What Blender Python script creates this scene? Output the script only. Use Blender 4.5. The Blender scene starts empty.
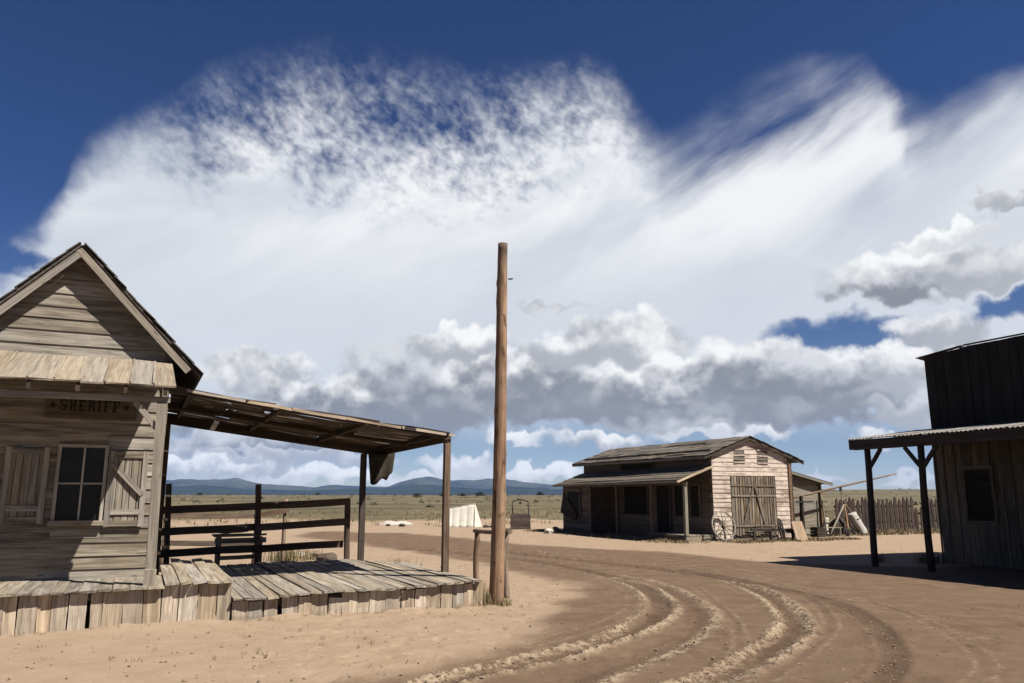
import bpy, math, random
import numpy as np
from mathutils import Vector, Matrix, Euler

random.seed(7)
rng = np.random.default_rng(11)
scene = bpy.context.scene
COL = scene.collection

# ------------------------------------------------------------------ camera
CAM_H = 1.65
FPX, CX, CY, HORIZON = 790.0, 512.0, 341.5, 495.0
PITCH = math.atan((HORIZON - CY) / FPX)
cam_data = bpy.data.cameras.new('camera')
cam_data.sensor_width = 36.0
cam_data.lens = FPX / 1024.0 * 36.0
cam_data.clip_start = 0.1
cam_data.clip_end = 40000.0
cam = bpy.data.objects.new('camera', cam_data)
cam.location = (0, 0, CAM_H)
cam.rotation_euler = (math.radians(90) + PITCH, 0, 0)
COL.objects.link(cam)
scene.camera = cam

# street grid: A runs along the house fronts to the right, B runs away up the street
TH = math.radians(65)
A = Vector((math.sin(TH), math.cos(TH), 0))
B = Vector((-math.cos(TH), math.sin(TH), 0))
Z = Vector((0, 0, 1))
def W(a, b, z=0.0):
    return A * a + B * b + Z * z
def ray(x, y):
    fw = Vector((0, math.cos(PITCH), math.sin(PITCH)))
    up = Vector((0, -math.sin(PITCH), math.cos(PITCH)))
    return Vector((1, 0, 0)) * ((x - CX) / FPX) + up * ((CY - y) / FPX) + fw
def ground_at(x, y, z=0.0):
    d = ray(x, y)
    t = (z - CAM_H) / d.z
    return Vector((0, 0, CAM_H)) + d * t
def azel(x, y):
    d = ray(x, y).normalized()
    return math.atan2(d.x, d.y), math.asin(d.z)

# ------------------------------------------------------------------ sun and sky
SUN = (A * 0.83 - B * 1.0 + Z * 1.77).normalized()
sun_data = bpy.data.lights.new('sun', 'SUN')
sun_data.energy = 5.0
sun_data.angle = math.radians(0.5)
sun_data.color = (1.0, 0.95, 0.87)
sun = bpy.data.objects.new('sun', sun_data)
sun.rotation_euler = (-SUN).to_track_quat('-Z', 'Y').to_euler()
sun.location = (20, -10, 40)
COL.objects.link(sun)
scene.view_settings.view_transform = 'Standard'
scene.view_settings.look = 'None'
scene.view_settings.gamma = 1.0
scene.view_settings.use_curve_mapping = False
scene.view_settings.exposure = 1.15
SKY_STRENGTH = 0.05
DIM = 0.455            # scene reflectances are set for this exposure

world = bpy.data.worlds.new('World')
scene.world = world
world.use_nodes = True
WT = world.node_tree
WT.nodes.clear()

class NB:
    """tiny helper for building node trees"""
    def __init__(s, nt): s.nt = nt
    def put(s, sock, v):
        if v is None: return
        if isinstance(v, bpy.types.NodeSocket): s.nt.links.new(v, sock)
        else: sock.default_value = v
    def m(s, op, a, b=None, c=None, clamp=False):
        n = s.nt.nodes.new('ShaderNodeMath'); n.operation = op; n.use_clamp = clamp
        for i, v in enumerate((a, b, c)): s.put(n.inputs[i], v)
        return n.outputs[0]
    def vm(s, op, a, b=None):
        n = s.nt.nodes.new('ShaderNodeVectorMath'); n.operation = op
        s.put(n.inputs[0], a)
        if b is not None: s.put(n.inputs[3] if op == 'SCALE' else n.inputs[1], b)
        return n.outputs[0]
    def noise(s, vec, scale, detail=4, rough=0.55, dist=0.0, col=False, dim='3D'):
        n = s.nt.nodes.new('ShaderNodeTexNoise'); n.noise_dimensions = dim
        s.put(n.inputs['Vector'], vec); s.put(n.inputs['Scale'], scale)
        s.put(n.inputs['Detail'], detail); s.put(n.inputs['Roughness'], rough); s.put(n.inputs['Distortion'], dist)
        return n.outputs['Color' if col else 'Fac']
    def smooth(s, v, lo, hi, a=0.0, b=1.0, kind='SMOOTHSTEP'):
        n = s.nt.nodes.new('ShaderNodeMapRange'); n.interpolation_type = kind
        s.put(n.inputs['Value'], v)
        s.put(n.inputs['From Min'], lo); s.put(n.inputs['From Max'], hi)
        s.put(n.inputs['To Min'], a); s.put(n.inputs['To Max'], b)
        return n.outputs['Result']
    def mix(s, f, a, b, mode='MIX'):
        n = s.nt.nodes.new('ShaderNodeMix'); n.data_type = 'RGBA'; n.blend_type = mode
        s.put(n.inputs[0], f)
        for i, v in ((6, a), (7, b)):
            if isinstance(v, (tuple, list)) and len(v) == 3: v = (*v, 1)
            s.put(n.inputs[i], v)
        return n.outputs[2]
    def xyz(s, x, y, z):
        n = s.nt.nodes.new('ShaderNodeCombineXYZ')
        for i, v in enumerate((x, y, z)): s.put(n.inputs[i], v)
        return n.outputs[0]
    def sep(s, v):
        n = s.nt.nodes.new('ShaderNodeSeparateXYZ'); s.put(n.inputs[0], v); return n.outputs
    def curve(s, v, pts):
        n = s.nt.nodes.new('ShaderNodeFloatCurve'); s.put(n.inputs['Value'], v)
        c = n.mapping.curves[0]
        c.points[0].location = pts[0]; c.points[1].location = pts[-1]
        for p in pts[1:-1]: c.points.new(*p)
        for p in c.points: p.handle_type = 'AUTO'
        n.mapping.extend = 'HORIZONTAL'
        n.mapping.update()
        return n.outputs[0]

def build_sky():
    nb = NB(WT)
    sky = WT.nodes.new('ShaderNodeTexSky')
    sky.sky_type = 'NISHITA'
    sky.sun_disc = False
    sky.sun_elevation = math.asin(SUN.z)
    sky.sun_rotation = math.atan2(SUN.x, SUN.y)
    sky.altitude = 1800
    sky.air_density = 0.85
    sky.dust_density = 0.3
    sky.ozone_density = 3.0
    tc = WT.nodes.new('ShaderNodeTexCoord')
    d = tc.outputs['Generated']
    x, y, z = nb.sep(d)
    az = nb.m('ARCTAN2', x, y)
    el = nb.m('ARCSINE', z)
    K = DIM / SKY_STRENGTH
    def C(r, g, b): return (r * K, g * K, b * K)
    # domain warps
    w1 = nb.sep(nb.noise(d, 9.0, 6, 0.6, col=True))
    w2 = nb.sep(nb.noise(d, 34.0, 5, 0.6, col=True))
    def warp(base, ch, a1, a2):
        t = nb.m('MULTIPLY_ADD', nb.m('SUBTRACT', w1[ch], 0.5), a1, base)
        return nb.m('MULTIPLY_ADD', nb.m('SUBTRACT', w2[ch], 0.5), a2, t)
    vo = WT.nodes.new('ShaderNodeTexVoronoi'); vo.feature = 'F1'; vo.inputs['Scale'].default_value = 26.0
    vo.inputs['Detail'].default_value = 1.0; vo.inputs['Roughness'].default_value = 0.55
    nb.put(vo.inputs['Vector'], nb.vm('ADD', d, nb.vm('SCALE', nb.noise(d, 20.0, 3, 0.6, col=True), 0.03)))
    puff = vo.outputs['Distance']
    azc, elc = warp(az, 0, 0.10, 0.045), nb.m('MULTIPLY_ADD', nb.m('SUBTRACT', puff, 0.42), 0.022, warp(el, 1, 0.05, 0.026))
    # ---- high ice cloud sheet: upper edge height as a function of azimuth
    edge_px = [(-40, 275), (0, 262), (30, 235), (60, 178), (110, 135), (170, 118), (240, 100), (300, 84), (380, 96), (470, 112),
               (540, 108), (600, 100), (640, 135), (672, 165), (720, 140), (780, 98), (830, 78), (880, 82), (915, 122), (950, 112), (1000, 88), (1060, 66)]
    pts = [(0.0, 0.12), (0.2, 0.2), (0.34, 0.16)]
    for px, py in edge_px:
        a_, e_ = azel(px, py)
        pts.append(((a_ + math.pi) / (2 * math.pi), e_))
    pts += [(0.64, 0.55), (0.7, 0.5), (0.78, 0.22), (0.88, 0.14), (1.0, 0.12)]
    azn = nb.m('MULTIPLY_ADD', warp(az, 2, 0.05, 0.0), 1 / (2 * math.pi), 0.5)
    edge = nb.curve(azn, pts)
    depth = nb.m('SUBTRACT', edge, el)             # radians below the edge
    # mackerel ripples (left) and streaks (right)
    rot = nb.m('MULTIPLY_ADD', az, 0.82, nb.m('MULTIPLY', el, -0.57))
    rot2 = nb.m('MULTIPLY_ADD', az, 0.57, nb.m('MULTIPLY', el, 0.82))
    streakv = nb.xyz(nb.m('MULTIPLY', rot, 26.0), nb.m('MULTIPLY', rot2, 5.0), 0.0)
    rot_a = nb.m('MULTIPLY_ADD', az, -0.45, nb.m('MULTIPLY', el, 0.89))
    rot_b = nb.m('MULTIPLY_ADD', az, 0.89, nb.m('MULTIPLY', el, 0.45))
    streakr = nb.xyz(nb.m('MULTIPLY', rot_a, 12.0), nb.m('MULTIPLY', rot_b, 3.0), 3.0)
    ripv = nb.xyz(nb.m('MULTIPLY', nb.m('MULTIPLY_ADD', az, 0.5, nb.m('MULTIPLY', el, 0.87)), 46.0),
                  nb.m('MULTIPLY', nb.m('MULTIPLY_ADD', az, 0.87, nb.m('MULTIPLY', el, -0.5)), 30.0), 1.0)
    rip = nb.m('MULTIPLY_ADD', nb.noise(ripv, 0.45, 4, 0.6, 0.3), 0.62, nb.m('MULTIPLY', nb.noise(ripv, 2.0, 3, 0.55, 0.2), 0.38))
    strk = nb.noise(streakr, 1.0, 6, 0.56, 0.25)
    side = nb.smooth(az, azel(590, 150)[0], azel(680, 150)[0])
    fine = nb.m('MULTIPLY_ADD', side, nb.m('SUBTRACT', strk, rip), rip)
    soft = nb.noise(d, 5.0, 5, 0.55)
    def at(px, py=150): return (azel(px, py)[0] + math.pi) / (2 * math.pi)
    wid = nb.curve(azn, [(0.0, .10), (at(-60), .07), (at(120), .075), (at(200), .15), (at(330), .21), (at(450), .22), (at(560), .18), (at(650), .14), (at(760), .15), (at(900), .09), (at(1040), .07), (1.0, .10)])
    amp = nb.curve(azn, [(0.0, .6), (at(40), .30), (at(130), .40), (at(220), .85), (at(430), 1.0), (at(560), .9), (at(660), .8), (at(800), .9), (at(930), .6), (at(1040), .4), (1.0, .6)])
    dsoft = nb.m('MULTIPLY_ADD', nb.m('SUBTRACT', soft, 0.5), 0.09, depth)
    base = nb.smooth(nb.m('DIVIDE', dsoft, wid), -0.30, 1.0, 0.0, 1.0, 'LINEAR')
    edgek = nb.m('MULTIPLY', nb.m('MULTIPLY', base, nb.m('SUBTRACT', 1.0, base)), 4.0)
    cov = nb.m('MULTIPLY_ADD', nb.m('MULTIPLY', nb.m('SUBTRACT', fine, 0.5), 2.0), nb.m('MULTIPLY', edgek, amp), base)
    a_sheet = nb.smooth(cov, 0.0, 0.78)
    # a second long feathered streak groove
    groove = nb.smooth(nb.noise(streakr, 0.55, 3, 0.5, 0.3), 0.50, 0.66)
    gmask = nb.m('MULTIPLY', groove, nb.m('MULTIPLY', nb.m('MULTIPLY', side, nb.smooth(az, azel(905, 150)[0], azel(850, 150)[0])), nb.smooth(depth, 0.20, 0.04)))
    a_sheet = nb.m('MULTIPLY', a_sheet, nb.m('MULTIPLY_ADD', gmask, -0.75, 1.0))
    lowfade = nb.smooth(nb.m('MULTIPLY_ADD', nb.m('SUBTRACT', soft, 0.5), 0.05, el), azel(512, 452)[1], azel(512, 385)[1])
    a_sheet = nb.m('MULTIPLY', a_sheet, lowfade)
    def blobfield(cx, cy, rx, ry, lo=1.0, hi=0.1, wa=azc, we=elc):
        ca, ce = azel(cx, cy)
        ra = abs(azel(cx + rx, cy)[0] - azel(cx - rx, cy)[0]) / 2
        re = abs(azel(cx, cy + ry)[1] - azel(cx, cy - ry)[1]) / 2
        dx = nb.m('MULTIPLY_ADD', wa, 1 / ra, -ca / ra)
        dy = nb.m('MULTIPLY_ADD', we, 1 / re, -ce / re)
        r2 = nb.m('MULTIPLY_ADD', dx, dx, nb.m('MULTIPLY', dy, dy))
        return nb.smooth(r2, lo, hi), dy
    azs, els = warp(az, 0, 0.03, 0.02), warp(el, 1, 0.015, 0.016)
    for h in ((838, 327, 96, 28), (1010, 298, 54, 18), (12, 245, 60, 22)):
        f, _ = blobfield(*h, 1.0, 0.15)
        a_sheet = nb.m('MULTIPLY', a_sheet, nb.m('SUBTRACT', 1.0, f))
    tone = nb.smooth(nb.noise(nb.xyz(nb.m('MULTIPLY', rot_a, 9.0), nb.m('MULTIPLY', rot_b, 3.0), 7.0), 1.0, 4, 0.55, 0.4), 0.35, 0.68)
    tone = nb.m('MULTIPLY', tone, nb.smooth(el, azel(512, 330)[1], azel(512, 150)[1], 0.2, 1.6))
    sheet_col = nb.mix(tone, C(0.66, 0.70, 0.755), C(0.93, 0.935, 0.945))
    tcol = nb.mix(nb.smooth(el, 0.02, 0.34), (0.72, 0.68, 0.65), (0.265, 0.385, 0.61))
    tint = nb.mix(1.0, sky.outputs[0], tcol, 'MULTIPLY')
    col = nb.mix(nb.m('MULTIPLY', a_sheet, 0.97), tint, sheet_col)
    # ---- heaped clouds with lit tops and grey bases, far ones first
    nsh = nb.noise(d, 17.0, 5, 0.52)
    nshb = nb.noise(nb.vm('ADD', d, (0.0, 0.0, -0.016)), 17.0, 5, 0.52)
    relief = nb.m('MULTIPLY', nb.m('SUBTRACT', nshb, nsh), 2.3)
    relief = nb.m('MULTIPLY_ADD', nb.m('SUBTRACT', 0.42, puff), 0.40, relief)
    nsh2 = nb.m('ADD', nb.m('MULTIPLY_ADD', nb.m('SUBTRACT', nb.noise(d, 8.0, 4, 0.5), 0.5), 1.2, 0.5), relief)
    WHITE, PALE, GREY, DARK = (0.99, 0.985, 0.97), (0.70, 0.71, 0.73), (0.44, 0.455, 0.48), (0.255, 0.268, 0.295)
    blobs = [
        # low row above the hills
        (200, 462, 110, 13, GREY, WHITE), (330, 470, 90, 10, PALE, WHITE), (240, 440, 150, 16, DARK, PALE), (300, 452, 120, 10, GREY, PALE),
        (460, 458, 45, 17, PALE, WHITE), (530, 468, 55, 12, PALE, WHITE), (420, 476, 60, 8, PALE, WHITE), (512, 432, 40, 10, PALE, WHITE),
        (598, 434, 60, 11, GREY, WHITE), (715, 424, 80, 12, PALE, WHITE), (690, 412, 120, 14, GREY, PALE), (868, 427, 26, 9, PALE, WHITE),
        (820, 466, 34, 7, PALE, PALE), (905, 470, 34, 7, PALE, PALE), (640, 404, 120, 16, GREY, PALE), (1000, 455, 60, 10, PALE, WHITE),
        (20, 430, 150, 30, GREY, WHITE), (-80, 460, 150, 20, GREY, PALE), (1120, 440, 120, 18, GREY, WHITE),
        # dark flat-based band
        (250, 412, 150, 20, DARK, PALE), (420, 402, 150, 26, DARK, GREY), (580, 396, 150, 26, DARK, GREY), (800, 398, 160, 24, DARK, GREY), (960, 400, 120, 20, GREY, PALE),
        (90, 400, 130, 30, GREY, WHITE), (-60, 380, 150, 40, GREY, WHITE), (1120, 390, 150, 40, GREY, WHITE),
        # heaps
        (252, 366, 72, 27, GREY, WHITE), (330, 390, 90, 22, DARK, WHITE), (425, 362, 95, 40, DARK, PALE), (520, 372, 90, 34, DARK, WHITE),
        (465, 336, 55, 16, GREY, WHITE), (565, 345, 60, 24, GREY, WHITE), (660, 372, 100, 30, DARK, WHITE), (632, 330, 62, 30, GREY, WHITE),
        (745, 356, 80, 34, DARK, WHITE), (880, 362, 100, 28, GREY, WHITE), (800, 372, 90, 24, DARK, PALE), (960, 352, 90, 30, GREY, WHITE), (930, 318, 70, 20, GREY, WHITE),
        # nearer ragged dark clouds
        (920, 262, 120, 32, GREY, WHITE), (900, 274, 95, 17, DARK, PALE), (985, 266, 70, 20, GREY, PALE), (1005, 192, 44, 14, GREY, PALE), (950, 225, 60, 12, PALE, WHITE), (552, 300, 46, 9, PALE, GREY),
    ]
    for (cx, cy, rx, ry, dk, lt) in blobs:
        f, dy = blobfield(cx, cy, rx, ry, 1.0, 0.38 if ry > 9 else 0.0)
        sh = nb.smooth(nb.m('MULTIPLY_ADD', dy, 0.62, nsh2), 0.0, 0.86)
        col = nb.mix(nb.m('MULTIPLY', f, 0.93), col, nb.mix(sh, C(*dk), C(*lt)))
    bg = WT.nodes.new('ShaderNodeBackground')
    bg.inputs['Strength'].default_value = SKY_STRENGTH
    WT.links.new(col, bg.inputs['Color'])
    out = WT.nodes.new('ShaderNodeOutputWorld')
    WT.links.new(bg.outputs[0], out.inputs['Surface'])
build_sky()
world.cycles.sampling_method = 'MANUAL'
world.cycles.sample_map_resolution = 512

# ------------------------------------------------------------------ helpers
WM = {}
def thing(name, label, cat, loc, group=None):
    o = bpy.data.objects.new(name, None)
    o.empty_display_size = 0.2
    COL.objects.link(o)
    o.location = loc
    WM[o] = Matrix.Translation(loc)
    o['label'] = label; o['category'] = cat
    if group: o['group'] = group
    return o
def tag(o, label=None, cat=None, group=None, kind=None):
    for k, v in (('label', label), ('category', cat), ('group', group), ('kind', kind)):
        if v: o[k] = v
    return o
def link(name, me, mat, parent=None, M=None):
    o = bpy.data.objects.new(name, me)
    COL.objects.link(o)
    M = M or Matrix.Identity(4)
    WM[o] = M
    if parent is not None:
        o.parent = parent
        o.matrix_basis = WM[parent].inverted() @ M
    else:
        o.matrix_basis = M
    if mat is not None and not me.materials: me.materials.append(mat)
    return o
def mesh(name, verts, faces, smooth=False):
    me = bpy.data.meshes.new(name)
    me.from_pydata([tuple(v) for v in verts], [], faces)
    me.update()
    if smooth:
        me.polygons.foreach_set('use_smooth', [True] * len(me.polygons))
    return me
def poly(name, pts, depth, mat, parent=None):
    """prism: world points of a planar outline, extruded by vector depth"""
    org = sum((Vector(p) for p in pts), Vector()) / len(pts)
    n = len(pts)
    v = [Vector(p) - org for p in pts] + [Vector(p) + Vector(depth) - org for p in pts]
    f = [tuple(range(n)), tuple(range(2 * n - 1, n - 1, -1))]
    f += [(i, i + n, (i + 1) % n + n, (i + 1) % n) for i in range(n)]
    nrm = (v[1] - v[0]).cross(v[2] - v[0])
    if nrm.dot(Vector(depth)) > 0: f = [tuple(reversed(q)) for q in f]
    f = [tuple(reversed(q)) for q in f] if False else f
    return link(name, mesh(name, v, f), mat, parent, Matrix.Translation(org))
def frame(p0, p1, wdir):
    X = (Vector(p1) - Vector(p0)).normalized()
    Y = Vector(wdir); Y = (Y - X * Y.dot(X)).normalized()
    Zv = X.cross(Y)
    M = Matrix((X, Y, Zv)).transposed().to_4x4()
    M.translation = p0
    return M
def board(name, p0, p1, wdir, w, t, mat, parent=None, seg=4, jit=0.006, warp=0.006, skew0=0.0, skew1=0.0, twist=0.0, chip=0.0):
    """plank from p0 to p1 (centre line), width w along wdir, thickness t; local x runs along the grain"""
    p0, p1 = Vector(p0), Vector(p1)
    L = (p1 - p0).length
    v, f = [], []
    ph, ph2 = random.uniform(0, 6.28), random.uniform(0, 6.28)
    e = [[random.uniform(-1, 1) * (jit * 1.5 + chip) for _ in range(4)] for _ in range(2)]
    for i in range(seg + 1):
        u = i / seg
        x = u * L
        wz = warp * math.sin(ph + u * 3.6) + 0.4 * warp * math.sin(ph2 + u * 9)
        wy = 0.5 * warp * math.sin(ph2 + u * 4.2)
        tw = twist * (u - 0.5)
        for k, (sy, sz) in enumerate(((-1, -1), (1, -1), (1, 1), (-1, 1))):
            yy = sy * (w / 2 + random.uniform(-jit, jit * 0.3)) + wy
            zz = sz * t / 2 + wz + tw * sy
            xx = x
            if i == 0: xx += e[0][k] + skew0 * sy
            if i == seg: xx += e[1][k] + skew1 * sy
            v.append((xx, yy, zz))
    for i in range(seg):
        b = i * 4
        for k in range(4):
            f.append((b + k, b + (k + 1) % 4, b + 4 + (k + 1) % 4, b + 4 + k))
    f.append((3, 2, 1, 0)); n = seg * 4
    f.append((n, n + 1, n + 2, n + 3))
    return link(name, mesh(name, v, f), mat, parent, frame(p0, p1, wdir))
def log(name, p0, p1, r0, r1, mat, parent=None, seg=10, rings=8, wob=0.06, bend=0.01):
    p0, p1 = Vector(p0), Vector(p1)
    L = (p1 - p0).length
    v, f = [], []
    ph = random.uniform(0, 6.28)
    prof = [1 + random.uniform(-wob, wob) for _ in range(seg)]
    for i in range(rings + 1):
        u = i / rings
        r = r0 + (r1 - r0) * u
        cy, cz = bend * math.sin(ph + u * 4), bend * math.cos(ph * 1.7 + u * 3)
        for k in range(seg):
            a = 2 * math.pi * k / seg
            rr = r * prof[k] * (1 + random.uniform(-wob, wob) * 0.5)
            v.append((u * L, cy + rr * math.cos(a), cz + rr * math.sin(a)))
    for i in range(rings):
        for k in range(seg):
            f.append((i * seg + k, (i + 1) * seg + k, (i + 1) * seg + (k + 1) % seg, i * seg + (k + 1) % seg)[::-1])
    f.append(tuple(range(seg))[::-1]); f.append(tuple(range(rings * seg, rings * seg + seg)))
    me = mesh(name, v, f, True)
    for p in list(me.polygons)[-2:]: p.use_smooth = False
    d = (p1 - p0).normalized()
    wd = Vector((1, 0, 0)) if abs(d.x) < 0.8 else Vector((0, 1, 0))
    return link(name, me, mat, parent, frame(p0, p1, wd))
def blob_mesh(name, r, seed, sub=2, rough=0.3, squash=1.0):
    import bmesh
    bm = bmesh.new()
    bmesh.ops.create_icosphere(bm, subdivisions=sub, radius=1)
    rr = random.Random(seed)
    ph = [rr.uniform(0, 6.28) for _ in range(6)]
    for q in bm.verts:
        n = math.sin(q.co.x * 3 + ph[0]) + math.sin(q.co.y * 3.7 + ph[1]) + math.sin(q.co.z * 4.1 + ph[2])
        s = r * (1 + rough * 0.25 * n + rr.uniform(-1, 1) * rough * 0.25)
        q.co = Vector((q.co.x * s, q.co.y * s, q.co.z * s * squash))
    me = bpy.data.meshes.new(name); bm.to_mesh(me); bm.free()
    return me

# ------------------------------------------------------------------ materials
MATS = {}
def dim(c): return tuple(x * DIM for x in c)
def new_mat(name):
    m = bpy.data.materials.new(name); m.use_nodes = True
    nt = m.node_tree
    return m, NB(nt), nt.nodes['Principled BSDF']
def coords(nb, kind='Object', rnd=True):
    tc = nb.nt.nodes.new('ShaderNodeTexCoord')
    v = tc.outputs[kind]
    if not rnd: return v, None
    oi = nb.nt.nodes.new('ShaderNodeObjectInfo')
    r = oi.outputs['Random']
    return nb.vm('ADD', v, nb.vm('SCALE', (13.0, 29.0, 47.0), r)), r
def bump(nb, bs, h, strength=0.4, dist=0.01):
    n = nb.nt.nodes.new('ShaderNodeBump')
    n.inputs['Strength'].default_value = strength; n.inputs['Distance'].default_value = dist
    nb.nt.links.new(h, n.inputs['Height']); nb.nt.links.new(n.outputs[0], bs.inputs['Normal'])
def wood(name, light, dark, var=0.3, warm=None, rough=0.85, grain=16.0, crack=0.5):
    light, dark = dim(light), dim(dark)
    if warm is not None: warm = dim(warm)
    m, nb, bs = new_mat(name)
    v, r = coords(nb)
    def sc(sx, s): return nb.vm('MULTIPLY', v, (sx, s, s))
    n1 = nb.noise(sc(1.1, grain), 1.0, 6, 0.62, 0.6)
    n2 = nb.noise(sc(2.2, grain * 4.5), 1.0, 4, 0.6)
    n3 = nb.noise(v, 2.6, 4, 0.6)
    f = nb.smooth(nb.m('MULTIPLY_ADD', nb.m('SUBTRACT', n2, 0.5), 0.5, n1), 0.28, 0.72)
    col = nb.mix(f, dark, light)
    if warm is not None:
        col = nb.mix(nb.smooth(n3, 0.42, 0.68, 0, 0.75), col, nb.mix(f, tuple(c * 0.55 for c in warm), warm))
    n4 = nb.noise(sc(0.7, grain * 2.2), 1.0, 3, 0.5, 0.3)
    ck = nb.smooth(n4, 0.33, 0.27)
    col = nb.mix(nb.m('MULTIPLY', ck, crack), col, tuple(c * 0.25 for c in dark))
    kn = nb.nt.nodes.new('ShaderNodeTexVoronoi'); kn.inputs['Scale'].default_value = 1.0
    nb.put(kn.inputs['Vector'], sc(1.8, 5.5))
    knot = nb.smooth(kn.outputs['Distance'], 0.13, 0.05)
    col = nb.mix(nb.m('MULTIPLY', knot, 0.6), col, tuple(c * 0.4 for c in dark))
    st = nb.smooth(nb.noise(nb.vm('MULTIPLY', v, (3.0, 5.0, 5.0)), 1.0, 6, 0.7, 0.8), 0.56, 0.74, 0, 0.45)
    col = nb.mix(st, col, nb.mix(1.0, col, (0.50, 0.43, 0.37), 'MULTIPLY'))
    br = nb.m('MULTIPLY_ADD', r, 2 * var, 1.0 - var)
    vv = nb.nt.nodes.new('ShaderNodeHueSaturation')
    nb.put(vv.inputs['Value'], br); nb.put(vv.inputs['Color'], col)
    nb.put(vv.inputs['Saturation'], nb.m('MULTIPLY_ADD', nb.m('FRACT', nb.m('MULTIPLY', r, 17.3)), 0.5, 0.75))
    nb.nt.links.new(vv.outputs[0], bs.inputs['Base Color'])
    bs.inputs['Roughness'].default_value = rough
    bs.inputs['Specular IOR Level'].default_value = 0.25
    h = nb.m('SUBTRACT', nb.m('MULTIPLY_ADD', n2, 0.4, n1), nb.m('MULTIPLY', ck, 0.8))
    bump(nb, bs, h, 0.55, 0.006)
    return m
def plain(name, c1, c2, scale=6.0, rough=0.9, bstr=0.3, var=0.0, bdist=0.01, spec=0.3):
    c1, c2 = dim(c1), dim(c2)
    m, nb, bs = new_mat(name)
    v, r = coords(nb)
    n = nb.noise(v, scale, 6, 0.62)
    col = nb.mix(nb.smooth(n, 0.3, 0.7), c1, c2)
    if var:
        vv = nb.nt.nodes.new('ShaderNodeHueSaturation')
        nb.put(vv.inputs['Value'], nb.m('MULTIPLY_ADD', r, 2 * var, 1 - var)); nb.put(vv.inputs['Color'], col)
        col = vv.outputs[0]
    nb.nt.links.new(col, bs.inputs['Base Color'])
    bs.inputs['Roughness'].default_value = rough
    bs.inputs['Specular IOR Level'].default_value = spec
    bump(nb, bs, n, bstr, bdist)
    return m
def peeling(name):
    """old whitewash coming off red-brown siding"""
    m, nb, bs = new_mat(name)
    v, r = coords(nb)
    n1 = nb.noise(nb.vm('MULTIPLY', v, (0.8, 14, 14)), 1.0, 7, 0.7, 0.8)
    n2 = nb.noise(nb.vm('MULTIPLY', v, (2.5, 60, 60)), 1.0, 4, 0.6)
    n3 = nb.noise(v, 1.3, 4, 0.6)
    bare = nb.mix(n2, dim((0.22, 0.145, 0.105)), dim((0.50, 0.36, 0.27)))
    paint = nb.mix(n2, dim((0.82, 0.665, 0.54)), dim((1.12, 0.95, 0.80)))
    k = nb.smooth(nb.m('ADD', nb.m('MULTIPLY_ADD', nb.m('SUBTRACT', n3, 0.5), 0.5, n1), nb.m('MULTIPLY_ADD', r, 0.16, -0.08)), 0.34, 0.56)
    k = nb.m('MULTIPLY', k, nb.smooth(nb.noise(v, 7.0, 5, 0.7), 0.30, 0.55, 0.45, 1.0))
    col = nb.mix(k, bare, paint)
    nb.nt.links.new(col, bs.inputs['Base Color'])
    bs.inputs['Roughness'].default_value = 0.9
    bump(nb, bs, nb.m('MULTIPLY_ADD', k, 0.5, n2), 0.5, 0.006)
    return m
def glass(name):
    m, nb, bs = new_mat(name)
    v, r = coords(nb)
    n = nb.noise(v, 5.0, 4, 0.6)
    nb.nt.links.new(nb.mix(n, (0.006, 0.006, 0.007), (0.02, 0.018, 0.016)), bs.inputs['Base Color'])
    nb.put(bs.inputs['Roughness'], nb.smooth(n, 0.3, 0.7, 0.12, 0.4))
    bs.inputs['Specular IOR Level'].default_value = 0.16
    return m
M_SIDING = wood('weathered_siding', (0.55, 0.485, 0.39), (0.19, 0.158, 0.12), 0.26, (0.48, 0.385, 0.28))
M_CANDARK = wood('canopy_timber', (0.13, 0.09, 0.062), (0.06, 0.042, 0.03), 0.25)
M_AWN = wood('awning_timber', (0.10, 0.078, 0.06), (0.048, 0.038, 0.03), 0.2)
M_PLANK = wood('sunbleached_plank', (0.55, 0.48, 0.385), (0.23, 0.19, 0.145), 0.22, (0.54, 0.44, 0.325))
M_PENT = wood('pale_plank', (0.52, 0.44, 0.345), (0.29, 0.24, 0.185), 0.14, (0.48, 0.395, 0.30), crack=0.8)
M_SKIRT = wood('skirt_wood', (0.90, 0.745, 0.57), (0.42, 0.335, 0.25), 0.24, (0.80, 0.62, 0.45))
M_POSTW = wood('post_wood', (0.54, 0.47, 0.38), (0.27, 0.225, 0.175), 0.15, None, grain=24)
M_BROWN = wood('brown_wood', (0.30, 0.20, 0.13), (0.11, 0.07, 0.046), 0.25, (0.33, 0.21, 0.13))
M_DARKW = wood('dark_stained_wood', (0.085, 0.064, 0.05), (0.036, 0.028, 0.023), 0.25)
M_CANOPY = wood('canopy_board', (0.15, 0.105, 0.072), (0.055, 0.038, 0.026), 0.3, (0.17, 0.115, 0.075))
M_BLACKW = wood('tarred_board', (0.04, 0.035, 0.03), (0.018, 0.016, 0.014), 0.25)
M_RAIL = wood('rail_wood', (0.21, 0.15, 0.115), (0.09, 0.065, 0.05), 0.3)
M_FRAME = wood('faded_frame', (0.78, 0.71, 0.60), (0.45, 0.39, 0.32), 0.1)
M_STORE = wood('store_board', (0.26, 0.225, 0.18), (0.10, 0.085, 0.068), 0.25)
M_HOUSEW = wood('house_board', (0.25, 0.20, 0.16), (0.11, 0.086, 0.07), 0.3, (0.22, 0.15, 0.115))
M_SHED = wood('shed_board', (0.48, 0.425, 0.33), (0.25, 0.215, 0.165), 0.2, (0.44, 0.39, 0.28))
M_PICKET = wood('picket_wood', (0.105, 0.066, 0.055), (0.04, 0.026, 0.022), 0.3, (0.115, 0.066, 0.05))
M_BARNDOOR = wood('barn_door_board', (0.46, 0.37, 0.265), (0.13, 0.10, 0.072), 0.35, (0.24, 0.15, 0.09))
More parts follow.
